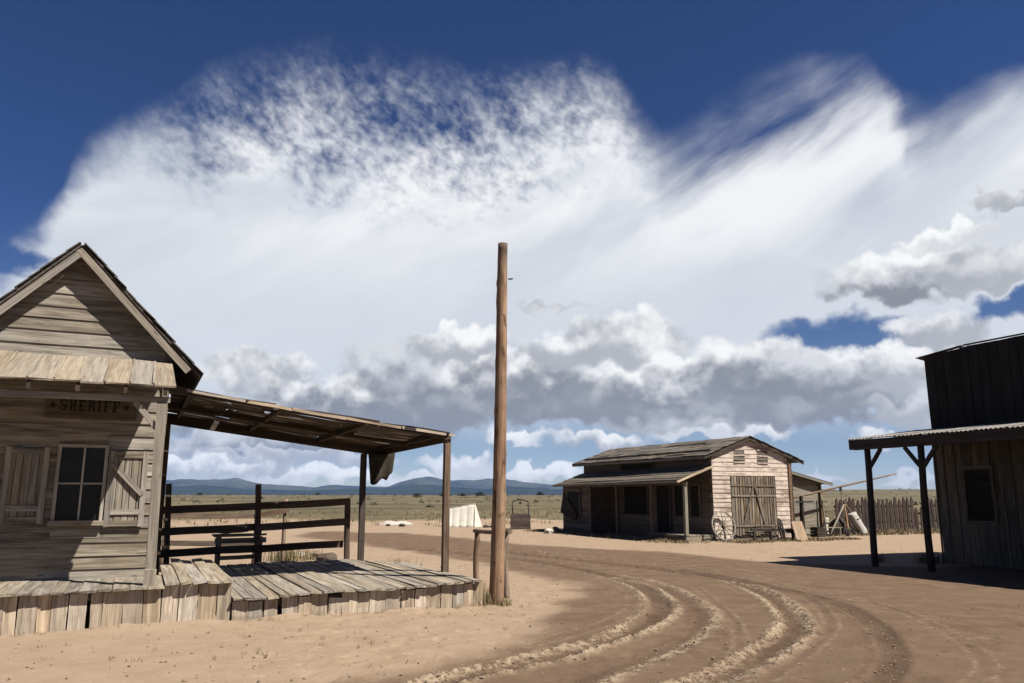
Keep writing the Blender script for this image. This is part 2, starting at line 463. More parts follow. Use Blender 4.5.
M_POLE = wood('pole_wood', (0.58, 0.315, 0.145), (0.17, 0.082, 0.038), 0.0, (0.62, 0.38, 0.20), grain=14, crack=1.0)
M_LOG = wood('log_wood', (0.46, 0.31, 0.195), (0.16, 0.10, 0.064), 0.15, (0.48, 0.34, 0.22))
M_SHINGLE = wood('shingle', (0.27, 0.235, 0.19), (0.10, 0.085, 0.07), 0.35, (0.22, 0.17, 0.12))
M_ROOFDARK = wood('roof_board', (0.16, 0.13, 0.105), (0.06, 0.05, 0.042), 0.25)
M_SIGN = wood('sign_wood', (0.24, 0.185, 0.125), (0.12, 0.09, 0.06), 0.0)
M_CRATE = wood('pale_board', (0.62, 0.42, 0.25), (0.44, 0.28, 0.16), 0.1)
M_PEEL = peeling('peeling_whitewash')
M_LETTER = plain('letter_paint', (0.018, 0.014, 0.011), (0.04, 0.03, 0.022), 30)
M_GLASS = glass('dusty_glass')
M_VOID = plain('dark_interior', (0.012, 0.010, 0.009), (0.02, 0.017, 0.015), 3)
M_METAL = plain('galvanised_sheet', (0.20, 0.18, 0.16), (0.38, 0.35, 0.315), 9, 0.7, 0.1)
M_RUST = plain('rusty_iron', (0.06, 0.035, 0.022), (0.14, 0.075, 0.042), 25, 0.85)
M_CANVAS = plain('canvas', (0.74, 0.69, 0.58), (0.88, 0.83, 0.71), 3, 0.9, 0.2)
M_TARP = plain('dusty_tarp', (0.56, 0.50, 0.42), (0.78, 0.73, 0.65), 5, 0.9, 0.4)
M_RAG = plain('burlap', (0.035, 0.03, 0.02), (0.08, 0.065, 0.042), 20, 0.95)
M_STONE = plain('field_stone', (0.28, 0.19, 0.125), (0.46, 0.35, 0.25), 12, 0.9, 0.5, 0.2)
M_WEED = plain('dry_weed', (0.27, 0.20, 0.10), (0.46, 0.36, 0.20), 30, 0.9, 0.0, 0.2)
M_GREENWEED = plain('green_weed', (0.10, 0.10, 0.045), (0.22, 0.19, 0.09), 30, 0.9, 0.0, 0.2)

def age_pole():
    nb = NB(M_POLE.node_tree); bs = M_POLE.node_tree.nodes['Principled BSDF']
    src = bs.inputs['Base Color'].links[0].from_socket
    v, _ = coords(nb, 'Object', False)
    x = nb.sep(v)[0]
    n = nb.noise(v, 6.0, 5, 0.65)
    top = nb.smooth(nb.m('MULTIPLY_ADD', n, 0.5, x), 5.85, 6.15, 0, 0.8)
    grey = nb.smooth(nb.noise(nb.vm('MULTIPLY', v, (0.9, 6, 6)), 1.0, 5, 0.65), 0.52, 0.66, 0, 0.7)
    col = nb.mix(grey, src, dim((0.36, 0.27, 0.19)))
    col = nb.mix(nb.smooth(nb.noise(nb.vm('MULTIPLY', v, (3.5, 9, 9)), 1.0, 3, 0.5), 0.62, 0.70, 0, 0.85), col, dim((0.11, 0.06, 0.035)))
    col = nb.mix(top, col, dim((0.12, 0.075, 0.05)))
    nb.nt.links.new(col, bs.inputs['Base Color'])
age_pole()

# ------------------------------------------------------------------ noise for terrain
def vnoise(x, y, seed=0):
    xi = np.floor(x).astype(np.int64); yi = np.floor(y).astype(np.int64)
    fx = x - xi; fy = y - yi
    fx = fx * fx * (3 - 2 * fx); fy = fy * fy * (3 - 2 * fy)
    def h(a, b):
        n = (a * 374761393 + b * 668265263 + seed * 974711) & 0xffffffff
        n = ((n ^ (n >> 13)) * 1274126177) & 0xffffffff
        return ((n ^ (n >> 16)) & 0xffff) / 65535.0
    return (h(xi, yi) * (1 - fx) + h(xi + 1, yi) * fx) * (1 - fy) + (h(xi, yi + 1) * (1 - fx) + h(xi + 1, yi + 1) * fx) * fy
def fbm(x, y, seed=0, octv=4, gain=0.5):
    s, a, t = 0, 1, 0
    for i in range(octv):
        s = s + a * vnoise(x * 2 ** i + 17.1 * i, y * 2 ** i + 9.7 * i, seed + i); t += a; a *= gain
    return s / t
def sstep(v, lo, hi):
    t = np.clip((v - lo) / (hi - lo), 0, 1)
    return t * t * (3 - 2 * t)
def spline(pts, n=14):
    P = [np.array(p, float) for p in pts]
    P = [2 * P[0] - P[1]] + P + [2 * P[-1] - P[-2]]
    out = []
    for i in range(1, len(P) - 2):
        for k in range(n):
            t = k / n
            out.append(0.5 * ((2 * P[i]) + (P[i + 1] - P[i - 1]) * t + (2 * P[i - 1] - 5 * P[i] + 4 * P[i + 1] - P[i + 2]) * t * t + (3 * P[i] - P[i - 1] - 3 * P[i + 1] + P[i + 2]) * t ** 3))
    out.append(P[-2])
    return np.array(out)
def px_path(pts):
    return spline([tuple(ground_at(x, y).xy) for x, y in pts])
def dist_path(X, Y, path):
    best = np.full(X.shape, 1e9)
    for p, q in zip(path[:-1], path[1:]):
        d = q - p; L2 = d @ d + 1e-12
        t = np.clip(((X - p[0]) * d[0] + (Y - p[1]) * d[1]) / L2, 0, 1)
        best = np.minimum(best, (X - p[0] - t * d[0]) ** 2 + (Y - p[1] - t * d[1]) ** 2)
    return np.sqrt(best)
def arc_path(X, Y, path):
    best = np.full(X.shape, 1e9); arc = np.zeros(X.shape); L0 = 0.0
    for p, q in zip(path[:-1], path[1:]):
        d = q - p; L = math.sqrt(d @ d) + 1e-9
        t = np.clip(((X - p[0]) * d[0] + (Y - p[1]) * d[1]) / (L * L), 0, 1)
        dd = (X - p[0] - t * d[0]) ** 2 + (Y - p[1] - t * d[1]) ** 2
        m_ = dd < best
        arc[m_] = L0 + t[m_] * L; best[m_] = dd[m_]; L0 += L
    return arc
def terrain_far(X, Y):
    """gentle far relief: low olive rise behind the fence on the right"""
    az = np.degrees(np.arctan2(X, Y)); R = np.hypot(X, Y)
    rise = 8.0 * sstep(az, 10, 24) * (1 - sstep(az, 60, 110)) * sstep(R, 250, 1300)
    rise = rise + 1.5 * sstep(R, 250, 900) * (1 - sstep(np.abs(az), 80, 130))
    return rise * (0.75 + 0.5 * fbm(X / 420, Y / 420, 5, 3)) + 1.2 * sstep(R, 120, 600) * (fbm(X / 160, Y / 160, 8, 3) - 0.5)

# ------------------------------------------------------------------ ground
def axis(lo, hi, step, near_lo, near_hi, grow):
    mid = list(np.arange(lo, hi, step))
    up, s, v = [], step, mid[-1]
    while v < near_hi:
        s *= grow; v += s; up.append(v)
    dn, s, v = [], step, mid[0]
    while v > near_lo:
        s *= grow; v -= s; dn.append(v)
    return np.array(dn[::-1] + mid + up)
TRACK_PATHS = []
GRID = {}
def GROUND_Z(x, y):
    i = int(np.clip(np.searchsorted(GRID['x'], x), 0, len(GRID['x']) - 1)); j = int(np.clip(np.searchsorted(GRID['y'], y), 0, len(GRID['y']) - 1))
    return float(GRID['z'][j, i])
def build_ground():
    xs = axis(-2.2, 6.6, 0.022, -9500, 9500, 1.10)
    ys = axis(7.6, 16.6, 0.025, -400, 9500, 1.075)
    X, Y = np.meshgrid(xs, ys)
    near = (1 - sstep(np.hypot(X, Y), 30, 60))
    Zg = 0.03 * (fbm(X / 2.3, Y / 2.3, 1, 3) - 0.5) * near
    Zg += 0.02 * (fbm(X / 0.35, Y / 0.35, 2, 3) - 0.5) * near
    foot = sstep(vnoise(X / 0.21, Y / 0.13, 77), 0.70, 0.92) * sstep(fbm(X / 1.9, Y / 1.9, 78, 2), 0.45, 0.6)
    Zg -= 0.02 * foot * near
    Zg += 0.006 * (fbm(X / 0.09, Y / 0.09, 3, 2) - 0.5) * near
    Zg += terrain_far(X, Y)
    clod = np.zeros_like(X); rutm = np.zeros_like(X)
    sel = (X > -4) & (X < 9) & (Y > 6.5) & (Y < 26)
    xs_, ys_ = X[sel], Y[sel]
    ridges = [  # thrown-up clods along the wheel tracks (photo pixels, half width m, height m)
        ([(392, 692), (434, 678), (494, 665), (550, 652), (603, 637), (634, 618), (644, 602), (631, 588), (606, 579), (575, 570)], 0.085, 0.02),
        ([(440, 690), (481, 678), (541, 665), (603, 649), (650, 631), (675, 615), (675, 604), (659, 591), (641, 584), (610, 576)], 0.085, 0.02),
        ([(590, 692), (619, 677), (666, 655), (700, 637), (716, 618), (706, 605), (681, 591), (655, 582), (620, 575)], 0.085, 0.012),
        ([(650, 692), (700, 676), (747, 651), (773, 632), (779, 619), (763, 600), (738, 587), (716, 579), (690, 574)], 0.095, 0.02),
        ([(690, 692), (732, 679), (779, 657), (808, 635), (808, 622), (792, 605), (763, 589), (730, 580)], 0.095, 0.021),
    ]
    faint = []
    ruts = [
        ([(415, 692), (458, 678), (518, 665), (577, 650), (642, 625), (660, 607), (645, 590), (620, 580), (590, 572), (540, 562), (470, 554), (400, 548)], 0.17, 0.03),
        ([(670, 692), (716, 678), (763, 654), (790, 634), (794, 620), (778, 603), (750, 588), (720, 579), (650, 568), (580, 560), (500, 551)], 0.20, 0.035),
        ([(555, 692), (640, 662), (690, 640), (705, 618), (690, 602), (665, 588)], 0.16, 0.012),
        ([(866, 692), (884, 676), (893, 660), (890, 646), (880, 631), (856, 612), (828, 601), (778, 589), (732, 579), (680, 570)], 0.15, 0.022),
    ]
    for pts, hw, h in ridges + [(ruts[3][0], .12, 0)]: TRACK_PATHS.append((px_path(pts), hw))
    # fainter older passes beside the fresh tracks
    rs = np.random.default_rng(3)
    for pts, hw, h in list(ruts):
        for off in (rs.choice([-0.6, 0.5]),):
            p_ = px_path(pts); t_ = np.gradient(p_, axis=0); n_ = np.stack([-t_[:, 1], t_[:, 0]], 1) / (np.hypot(t_[:, 0], t_[:, 1])[:, None] + 1e-9)
            wob = 0.25 * np.sin(np.linspace(0, 5, len(p_)) + rs.uniform(0, 6))
            faint.append((p_ + n_ * (off + wob)[:, None], rs.uniform(.05, .10), rs.uniform(.004, .010)))
    z = np.zeros_like(xs_); cl = np.zeros_like(xs_); rm = np.zeros_like(xs_)
    lump = fbm(xs_ / 0.055, ys_ / 0.055, 21, 3, 0.75)
    lump2 = fbm(xs_ / 0.4, ys_ / 0.4, 25, 2)
    for pts, hw, h in ridges:
        path = px_path(pts)
        d = dist_path(xs_, ys_, path) + 0.09 * (fbm(xs_ / 0.22, ys_ / 0.22, 31, 3) - 0.5)
        k = np.exp(-(np.clip(d, 0, None) / hw) ** 2)
        fade = 1 - 0.65 * sstep(np.hypot(xs_, ys_), 13, 19)
        z += fade * h * k * (0.25 + 1.6 * sstep(lump, 0.35, 0.75)) * (0.5 + lump2)
        cl = np.maximum(cl, fade * k * sstep(lump + 0.35 * (lump2 - 0.5), 0.36, 0.62))
    for pts, hw, h in ruts:
        path = px_path(pts)
        d = dist_path(xs_, ys_, path)
        k = np.exp(-(d / hw) ** 4)
        z -= h * k * (0.6 + 0.8 * lump)
        rm = np.maximum(rm, k * (0.5 + 0.8 * lump2))
        sl = arc_path(xs_, ys_, path)
        z += 0.35 * h * k * np.sin(2 * math.pi * (sl / 0.12 + 2.2 * d)) * sstep(lump2, 0.3, 0.6)
        edge = np.exp(-((d - hw * 1.15) / 0.05) ** 2)
        z += 0.35 * h * edge * (0.3 + 1.4 * lump)
        rm = np.maximum(rm, 0.75 * edge * sstep(lump, 0.4, 0.6))
    for path, hw, h in faint:
        d = dist_path(xs_, ys_, path)
        k = np.exp(-(d / hw) ** 2) * sstep(lump2, .35, .6)
        z -= h * k; rm = np.maximum(rm, .55 * k * sstep(lump, .3, .6))
        e_ = np.exp(-((d - hw * 1.4) / .03) ** 2) * sstep(lump, .45, .7)
        z += .6 * h * e_; cl = np.maximum(cl, .5 * e_)
    Zg[sel] += z; clod[sel] = cl; rutm[sel] = rm
    ga0, gb0 = X * A.x + Y * A.y, X * B.x + Y * B.y
    drift = np.exp(-np.abs(11.52 - gb0) / 0.16) * sstep(ga0, -4, -3.2) * (1 - sstep(ga0, 4.7, 5.0))
    Zg += 0.07 * drift * sstep(fbm(X / .5, Y / .5, 91, 3), .25, .75) * near
    # damp, driven-on soil
    damp_px = [(250, 700), (400, 672), (500, 640), (552, 612), (560, 592), (530, 574), (455, 560), (360, 545), (300, 537), (300, 530), (420, 534), (540, 545),
               (640, 550), (740, 559), (800, 563), (900, 566)]
    poly2 = [tuple(ground_at(x, y).xy) for x, y in damp_px] + [(40, 22), (60, -50), (-3, -50), (-3.2, 5)]
    px_, py_ = np.array([p[0] for p in poly2]), np.array([p[1] for p in poly2])
    R = np.hypot(X, Y)
    selr = R < 120
    xr, yr = X[selr], Y[selr]
    inside = np.zeros(xr.shape, bool)
    j = len(px_) - 1
    for i in range(len(px_)):
        c = ((py_[i] > yr) != (py_[j] > yr)) & (xr < (px_[j] - px_[i]) * (yr - py_[i]) / (py_[j] - py_[i] + 1e-9) + px_[i])
        inside ^= c; j = i
    dd = dist_path(xr, yr, np.array(poly2 + [poly2[0]]))
    sd = np.where(inside, dd, -dd) + 1.3 * (fbm(xr / 1.6, yr / 1.6, 41, 4) - 0.5)
    damp = np.zeros_like(X); damp[selr] = sstep(sd, -0.45, 0.75)
    streak = fbm((xr * 0.97 + yr * 0.25) / 6.0, (yr * 0.97 - xr * 0.25) / 0.9, 45, 4)
    damp[selr] *= 0.80 + 0.20 * sstep(streak, 0.30, 0.62)
    grass = sstep(R + 16 * (fbm(X / 9, Y / 9, 51, 4) - 0.5), 47, 66)
    GRID.update(x=xs, y=ys, z=Zg)
    ga, gb = X * A.x + Y * A.y, X * B.x + Y * B.y
    strip = sstep(ga + 2 * (fbm(X / 2, Y / 2, 55, 3) - .5), 24.5, 26.5) * sstep(gb + 2.2 * (fbm(X / 1.7, Y / 1.7, 56, 3) - .5), 24.2, 25.6)
    grass = np.maximum(grass, 0.85 * strip)
    nv = X.size
    me = bpy.data.meshes.new('ground')
    ny, nx = X.shape
    co = np.stack([X, Y, Zg], -1).reshape(-1, 3)
    idx = np.arange(nv).reshape(ny, nx)
    quads = np.stack([idx[:-1, :-1], idx[:-1, 1:], idx[1:, 1:], idx[1:, :-1]], -1).reshape(-1, 4)
    me.vertices.add(nv); me.vertices.foreach_set('co', co.ravel())
    nq = len(quads)
    me.loops.add(nq * 4); me.loops.foreach_set('vertex_index', quads.ravel().astype(np.int32))
    me.polygons.add(nq)
    me.polygons.foreach_set('loop_start', np.arange(0, nq * 4, 4, dtype=np.int32))
    me.polygons.foreach_set('loop_total', np.full(nq, 4, dtype=np.int32))
    me.polygons.foreach_set('use_smooth', np.ones(nq, bool))
    me.update(calc_edges=True)
    for nm, arr in (('damp', damp), ('grass', grass), ('clod', clod), ('rut', rutm)):
        at = me.attributes.new(nm, 'FLOAT', 'POINT'); at.data.foreach_set('value', arr.ravel().astype(np.float32))
    m, nb, bs = new_mat('desert_soil')
    def att(n):
        k = nb.nt.nodes.new('ShaderNodeAttribute'); k.attribute_name = n; return k.outputs['Fac']
    v, _ = coords(nb, 'Object', False)
    n_big = nb.noise(v, 0.35, 5, 0.6)
    n_mid = nb.noise(v, 2.2, 6, 0.65)
    n_fine = nb.noise(v, 22.0, 5, 0.7)
    n_grit = nb.noise(v, 95.0, 3, 0.7)
    dry = nb.mix(nb.smooth(n_mid, 0.3, 0.72), (0.44, 0.312, 0.206), (0.55, 0.40, 0.275))
    dry = nb.mix(nb.smooth(n_big, 0.35, 0.7, 0, 0.55), dry, (0.51, 0.385, 0.275))
    wet = nb.mix(nb.smooth(n_mid, 0.3, 0.7), (0.185, 0.118, 0.074), (0.27, 0.178, 0.114))
    wet = nb.mix(nb.smooth(nb.noise(v, 0.9, 6, 0.7), 0.55, 0.75, 0, 0.5), wet, (0.25, 0.17, 0.112))
    dampf = nb.smooth(nb.m('MULTIPLY_ADD', nb.m('ADD', nb.m('SUBTRACT', n_mid, 0.5), nb.m('MULTIPLY', nb.m('SUBTRACT', n_fine, 0.5), 0.5)), 0.85, att('damp')), 0.15, 0.85)
    col = nb.mix(dampf, dry, wet)
    col = nb.mix(nb.m('MULTIPLY', att('rut'), 0.55, clamp=True), col, (0.10, 0.058, 0.036))
    col = nb.mix(nb.m('MULTIPLY', att('clod'), nb.smooth(n_fine, 0.30, 0.52), clamp=True), col, (0.54, 0.415, 0.285))
    # scattered lighter and darker grit
    col = nb.mix(nb.smooth(n_grit, 0.60, 0.74, 0, 0.45), col, nb.mix(0.5, col, (0.62, 0.50, 0.38)))
    col = nb.mix(nb.smooth(n_fine, 0.38, 0.26, 0, 0.35), col, nb.mix(1.0, col, (0.55, 0.5, 0.46), 'MULTIPLY'))
    # far pasture
    gp = nb.noise(v, 0.022, 6, 0.62)
    gp2 = nb.noise(v, 0.16, 5, 0.65)
    pasture = nb.mix(nb.smooth(nb.m('MULTIPLY_ADD', gp2, 0.4, gp), 0.55, 0.85), (0.105, 0.09, 0.05), (0.26, 0.213, 0.122))
    pasture = nb.mix(nb.smooth(gp2, 0.58, 0.75, 0, 0.6), pasture, (0.27, 0.20, 0.13))
    col = nb.mix(nb.smooth(nb.m('MULTIPLY_ADD', nb.m('SUBTRACT', gp2, 0.5), 0.9, att('grass')), 0.3, 0.7), col, pasture)
    col = nb.mix(1.0, col, (DIM, DIM, DIM), 'MULTIPLY')
    nb.nt.links.new(col, bs.inputs['Base Color'])
    bs.inputs['Roughness'].default_value = 0.95
    bs.inputs['Specular IOR Level'].default_value = 0.12
    bump(nb, bs, nb.m('MULTIPLY_ADD', n_grit, 0.45, nb.m('MULTIPLY_ADD', n_fine, 0.9, n_mid)), 0.55, 0.035)
    o = link('ground', me, m)
    tag(o, 'sandy dirt yard and street running out to the olive plain', 'ground', kind='structure')
build_ground()

# ------------------------------------------------------------------ mountains
def mountain(name, label, prof, D, depth, seed, col1, col2, az0=-60, az1=60, base=20, edge_h=60):
    azs = np.radians(np.arange(az0, az1, 0.22))
    pa = np.array([azel(x, y)[0] for x, y in prof]); ph = np.array([D * math.tan(azel(x, y)[1]) for x, y in prof])
    o_ = np.argsort(pa)
    h = np.interp(azs, pa[o_], ph[o_])
    out_l = azs < pa.min(); out_r = azs > pa.max()
    wl = 0.75 + 0.5 * fbm(azs * 9, azs * 0 + 3.3, seed, 4)
    h[out_l] = h[out_l] * wl[out_l]; h[out_r] = h[out_r] * wl[out_r]
    h = h * (1 + 0.22 * (fbm(azs * 70, azs * 0, seed + 3, 4, .6) - 0.5))
    rows = 26
    us = np.concatenate([np.linspace(-1, 0, 16), np.linspace(0.1, 0.7, rows - 16)])
    AZ, U = np.meshgrid(azs, us)
    R = D + U * depth
    shape = np.where(U <= 0, np.clip(1 + U, 0, 1) ** 1.25, np.clip(1 - U * 1.35, 0, 1))
    gul = fbm(AZ * 38 + 0.6 * U, U * 2.0 + seed, seed + 9, 5)
    Hh = h[None, :] * shape * (1 - 0.75 * np.clip(shape * (1 - shape) * 4, 0, 1) * (gul - 0.25))
    Hh = np.where(np.isclose(U, us[np.argmin(np.abs(us))]), np.minimum(Hh, h[None, :]), Hh) - 6.0 * (shape < 0.02)
    X, Y = R * np.sin(AZ), R * np.cos(AZ)
    ny, nx = X.shape
    idx = np.arange(X.size).reshape(ny, nx)
    quads = np.stack([idx[:-1, :-1], idx[:-1, 1:], idx[1:, 1:], idx[1:, :-1]], -1).reshape(-1, 4)
    me = mesh(name, np.stack([X, Y, Hh], -1).reshape(-1, 3).tolist(), quads.tolist(), True)
    m, nb, bs = new_mat(name + '_scrub')
    v, _ = coords(nb, 'Object', False)
    n = nb.noise(v, 0.006, 6, 0.65); n2 = nb.noise(v, 0.0016, 4, 0.6)
    nb.nt.links.new(nb.mix(nb.smooth(nb.m('MULTIPLY_ADD', n2, 0.7, n), 0.6, 1.05), col1, col2), bs.inputs['Base Color'])
    bs.inputs['Roughness'].default_value = 1.0; bs.inputs['Specular IOR Level'].default_value = 0.0
    o = link(name, me, m)
    tag(o, label, 'mountain', kind='structure')
mountain('mountain_range', 'far blue mountain range with a broad rounded summit', [(60, 484), (120, 480), (169, 480), (189, 478), (208, 479.5), (234, 478), (259, 483), (287, 485.5), (316, 487), (333, 484.5), (349, 485.5), (388, 486.4), (409, 479.5), (427, 476.6), (440, 478.5), (452, 480.5), (474, 479.5), (493, 478), (517, 480.5), (536, 482.5), (554, 484.4), (600, 486), (680, 486), (760, 487), (850, 490), (930, 491)],
         7600, 1700, 3, (0.013, 0.019, 0.016), (0.05, 0.055, 0.04))
mountain('foothills', 'darker wooded foothills in front of the far range', [(60, 488), (165, 486), (205, 485), (250, 489), (300, 490), (345, 488.5), (380, 488), (399, 486), (419, 484.4), (438, 485), (458, 487), (487, 489), (505, 485.4), (528, 487), (556, 489), (620, 490), (700, 491), (850, 492.5), (930, 493)],
         5600, 900, 8, (0.010, 0.015, 0.012), (0.022, 0.028, 0.02))

# ------------------------------------------------------------------ sheriff's shack
U = random.uniform
AW, BW = 0.30, 13.0                 # right wall, front wall face
A0, SL = -1.02, 1.055               # apex position, roof slope
ZAP = 5.20                          # underside of roof at apex
AL = 2 * A0 - AW
DZ = 0.485                           # porch floor height
BR = 12.76                          # rake plane
def roof_z(a): return ZAP - SL * abs(a - A0)
def build_shack():
    s = thing('sheriff_office', 'weathered grey wooden shack with steep gable roof and shuttered window', 'shack', W(A0, BW, 0))
    zE = roof_z(AW) - 0.02
    wall = poly('front_wall', [W(AL, BW + .03, 0.02), W(AW, BW + .03, 0.02), W(AW, BW + .03, zE), W(A0, BW + .03, ZAP - .03), W(AL, BW + .03, zE)], B * .08, M_SIDING, s)
    # lapped siding, cut to the gable
    z = 0.44; i = 0
    wa0, wa1, wz0, wz1 = -1.03, -0.45, 1.31, 2.31      # window opening
    while z < ZAP - 0.12:
        h = U(0.175, 0.205)
        def ext(zz):
            half = min(AW - A0, (ZAP - zz) / SL)
            return A0 - half, A0 + half
        segs = [None]
        if z + h > wz0 and z < wz1: segs = ['L', 'R']
        for sg in segs:
            l0, r0 = ext(z); l1, r1 = ext(min(z + h, ZAP - .02))
            if sg == 'L': r0 = r1 = wa0
            if sg == 'R': l0 = l1 = wa1
            sag = U(-.006, .006)
            org = W((l0 + r0) / 2, BW, z)
            j = [U(-.004, .004) for _ in range(4)]
            pts = [(l0, -.024, z + j[0] + sag), (r0, -.024, z + j[1]), (r1, -.004, z + h + .012), (l1, -.004, z + h + .012),
                   (l0, .0, z + j[0] + sag), (r0, .0, z + j[1]), (r1, .016, z + h + .012), (l1, .016, z + h + .012)]
            # local x along the wall, y out of the wall
            Mx = Matrix((A, B, Z)).transposed().to_4x4(); Mx.translation = org
            ac = (l0 + r0) / 2
            v = [(a - ac, b, zz - z) for a, b, zz in pts]
            f = [(0, 1, 2, 3), (7, 6, 5, 4), (0, 4, 5, 1), (1, 5, 6, 2), (2, 6, 7, 3), (3, 7, 4, 0)]
            link('siding_board', mesh('siding_board', v, f), M_SIDING, wall, Mx)
        z += h; i += 1
    poly('right_wall', [W(AW - .01, BW + .12, 0.02), W(AW - .01, 17.4, 0.02), W(AW - .01, 17.4, zE - .02), W(AW - .01, BW + .12, zE - .02)], -A * .08, M_SIDING, s)
    rw = [o for o in s.children if o.name.startswith('right_wall')][0]
    z = .05
    while z < zE - .22:
        board('siding_board', W(AW + .006, BW + .02, z + .095), W(AW + .006, 17.44, z + .095), Z, .20, .02, M_SIDING, rw, 6, .004, .004)
        z += .19
    poly('left_wall', [W(AL + .01, BW + .12, 0.02), W(AL + .01, 17.4, 0.02), W(AL + .01, 17.4, zE - .02), W(AL + .01, BW + .12, zE - .02)], A * .08, M_SIDING, s)
    poly('back_wall', [W(AL, 17.41, 0.02), W(AW, 17.41, 0.02), W(AW, 17.41, zE), W(A0, 17.41, ZAP - .03), W(AL, 17.41, zE)], B * .08, M_SIDING, s)
    board('corner_board', W(AW - .03, BW - .04, 0.45), W(AW - .03, BW - .04, zE + .1), A, .09, .025, M_SIDING, s)
    # roof: a slab each side, stepped courses of boards on top
    for sd in (-1, 1):
        N = Vector(A * sd * SL + Z).normalized()
        D = Vector(A * sd - Z * SL).normalized()
        Lr = math.hypot(1.0, SL) * 1.74
        top = W(A0, 0, ZAP + 0.05)
        slab = poly('roof', [top + B * BR, top + B * 17.7, top + B * 17.7 + D * Lr, top + B * BR + D * Lr], N * .03, M_ROOFDARK, s)
        nb_ = 12
        for k in range(nb_):
            u = (k + .5) * Lr / nb_
            c = top + D * u + N * (.052 + U(0, .006))
            tilt = (D * 1.0 + N * .05).normalized()
            board('roof_board', c + B * (BR - U(.005, .035)), c + B * 17.72, tilt, Lr / nb_ + .03, .018, M_ROOFDARK, slab, 5, .006, .008)
        rk = top - N * .07
        board('rake_board', rk + B * (BR + .012) + D * (.02 if sd > 0 else .045), rk + B * (BR + .012) + D * (Lr - .16), N, .10, .03, M_POSTW, s, 5, .004, .003)
        for q in (0.5, 0.9):
            pass
    # pent roof over the front
    bt, zt, bf, zf = BW - .03, 3.60, 11.50, 3.055
    slope = (W(0, bf, zf) - W(0, bt, zt)).normalized()
    nrm = A.cross(slope).normalized()
    if nrm.z < 0: nrm = -nrm
    a = 0.37
    k = 0
    while a > -2.6:
        w = U(.27, .33)
        p0, p1 = W(a - w / 2, bt, zt), W(a - w / 2, bf + U(-.02, .02), zf)
        if k == 0: p0 = p0 - A * .04
        board('pent_roof_plank', p0 + nrm * .03, p1 + nrm * .03, A, w - .012, .026, M_PENT, s, 4, .005, .006, twist=U(-.01, .01))
        if k % 1 == 0:
            c = W(a - w, bt, zt) + nrm * .052
            board('batten', c + slope * U(0, .03), c + slope * ((zt - zf) ** 2 + (bt - bf) ** 2) ** .5 * .985, A, .028, .02, M_PENT, s, 3, .004, .003)
        a -= w; k += 1
    for aa in (0.24, -.25, -.8, -1.35, -1.9, -2.45):
        board('rafter', W(aa, bt - .01, zt - .055), W(aa, bf + .05, zf - .05), A, .05, .08, M_POSTW, s, 2)
    board('porch_beam', W(-2.7, 11.68, 2.915), W(0.31, 11.68, 2.915), Z, .08, .09, M_POSTW, s, 6, .004, .004)
    post = board('porch_post', W(.24, 11.68, DZ - .0), W(.21, 11.68, 2.875), A, .125, .125, M_POSTW, s, 6, .004, .005)
    board('base_block', W(.24, 11.60, DZ + .015), W(.24, 11.60, DZ + .22), A, .15, .035, M_POSTW, post, 2, .004, 0)
    board('brace', W(.18, 11.68, 2.52), W(-.12, 11.68, 2.88), Z, .075, .05, M_POSTW, s, 2, .003, .002)
    board('porch_post', W(-2.55, 11.68, DZ - .02), W(-2.55, 11.68, 2.875), A, .125, .125, M_POSTW, s, 6, .004, .005)
    # window
    win = poly('window', [W(wa0, BW + .045 - .03, wz0), W(wa1, BW + .015, wz0), W(wa1, BW + .015, wz1), W(wa0, BW + .015, wz1)], B * .01, M_VOID, s)
    bw = BW - .035
    fr = .045
    for p0, p1, wd in ((W(wa0 - .01, bw, wz0 - .02), W(wa0 - .01, bw, wz1 + .03), A), (W(wa1 + .01, bw, wz0 - .02), W(wa1 + .01, bw, wz1 + .03), A),
                       (W(wa0 - .03, bw - .002, wz1 + .03), W(wa1 + .03, bw - .002, wz1 + .03), Z)):
        board('frame', p0, p1, wd, fr, .05, M_FRAME, win, 3, .002, .002)
    board('header', W(wa0 - .02, BW - .014, wz1 + .14), W(wa1 + .02, BW - .014, wz1 + .14), Z, .20, .02, M_SIDING, win, 3, .003, .003)
    board('apron', W(wa0 - .02, BW - .014, wz0 - .14), W(wa1 + .02, BW - .014, wz0 - .14), Z, .24, .02, M_SIDING, win, 3, .003, .003)
    board('sill', W(wa0 - .06, bw - .03, wz0 - .05), W(wa1 + .05, bw - .03, wz0 - .05), Z, .07, .10, M_POSTW, win, 3, .003, .003)
    am, zm = (wa0 + wa1) / 2 + .015, (wz0 + wz1) / 2
    for (x0, x1) in ((wa0 + .012, am), (am, wa1 - .012)):
        for (z0, z1) in ((wz0, zm), (zm, wz1 + .005)):
            poly('pane', [W(x0, BW - .008, z0), W(x1, BW - .008, z0), W(x1, BW - .008, z1), W(x0, BW - .008, z1)], B * .004, M_GLASS, win)
    board('muntin', W(am, BW - .022, wz0 - .01), W(am, BW - .022, wz1 + .01), A, .026, .02, M_FRAME, win, 2, .001, 0)
    board('muntin', W(wa0 + .01, BW - .024, zm), W(wa1 - .01, BW - .024, zm), Z, .026, .02, M_FRAME, win, 2, .001, 0)
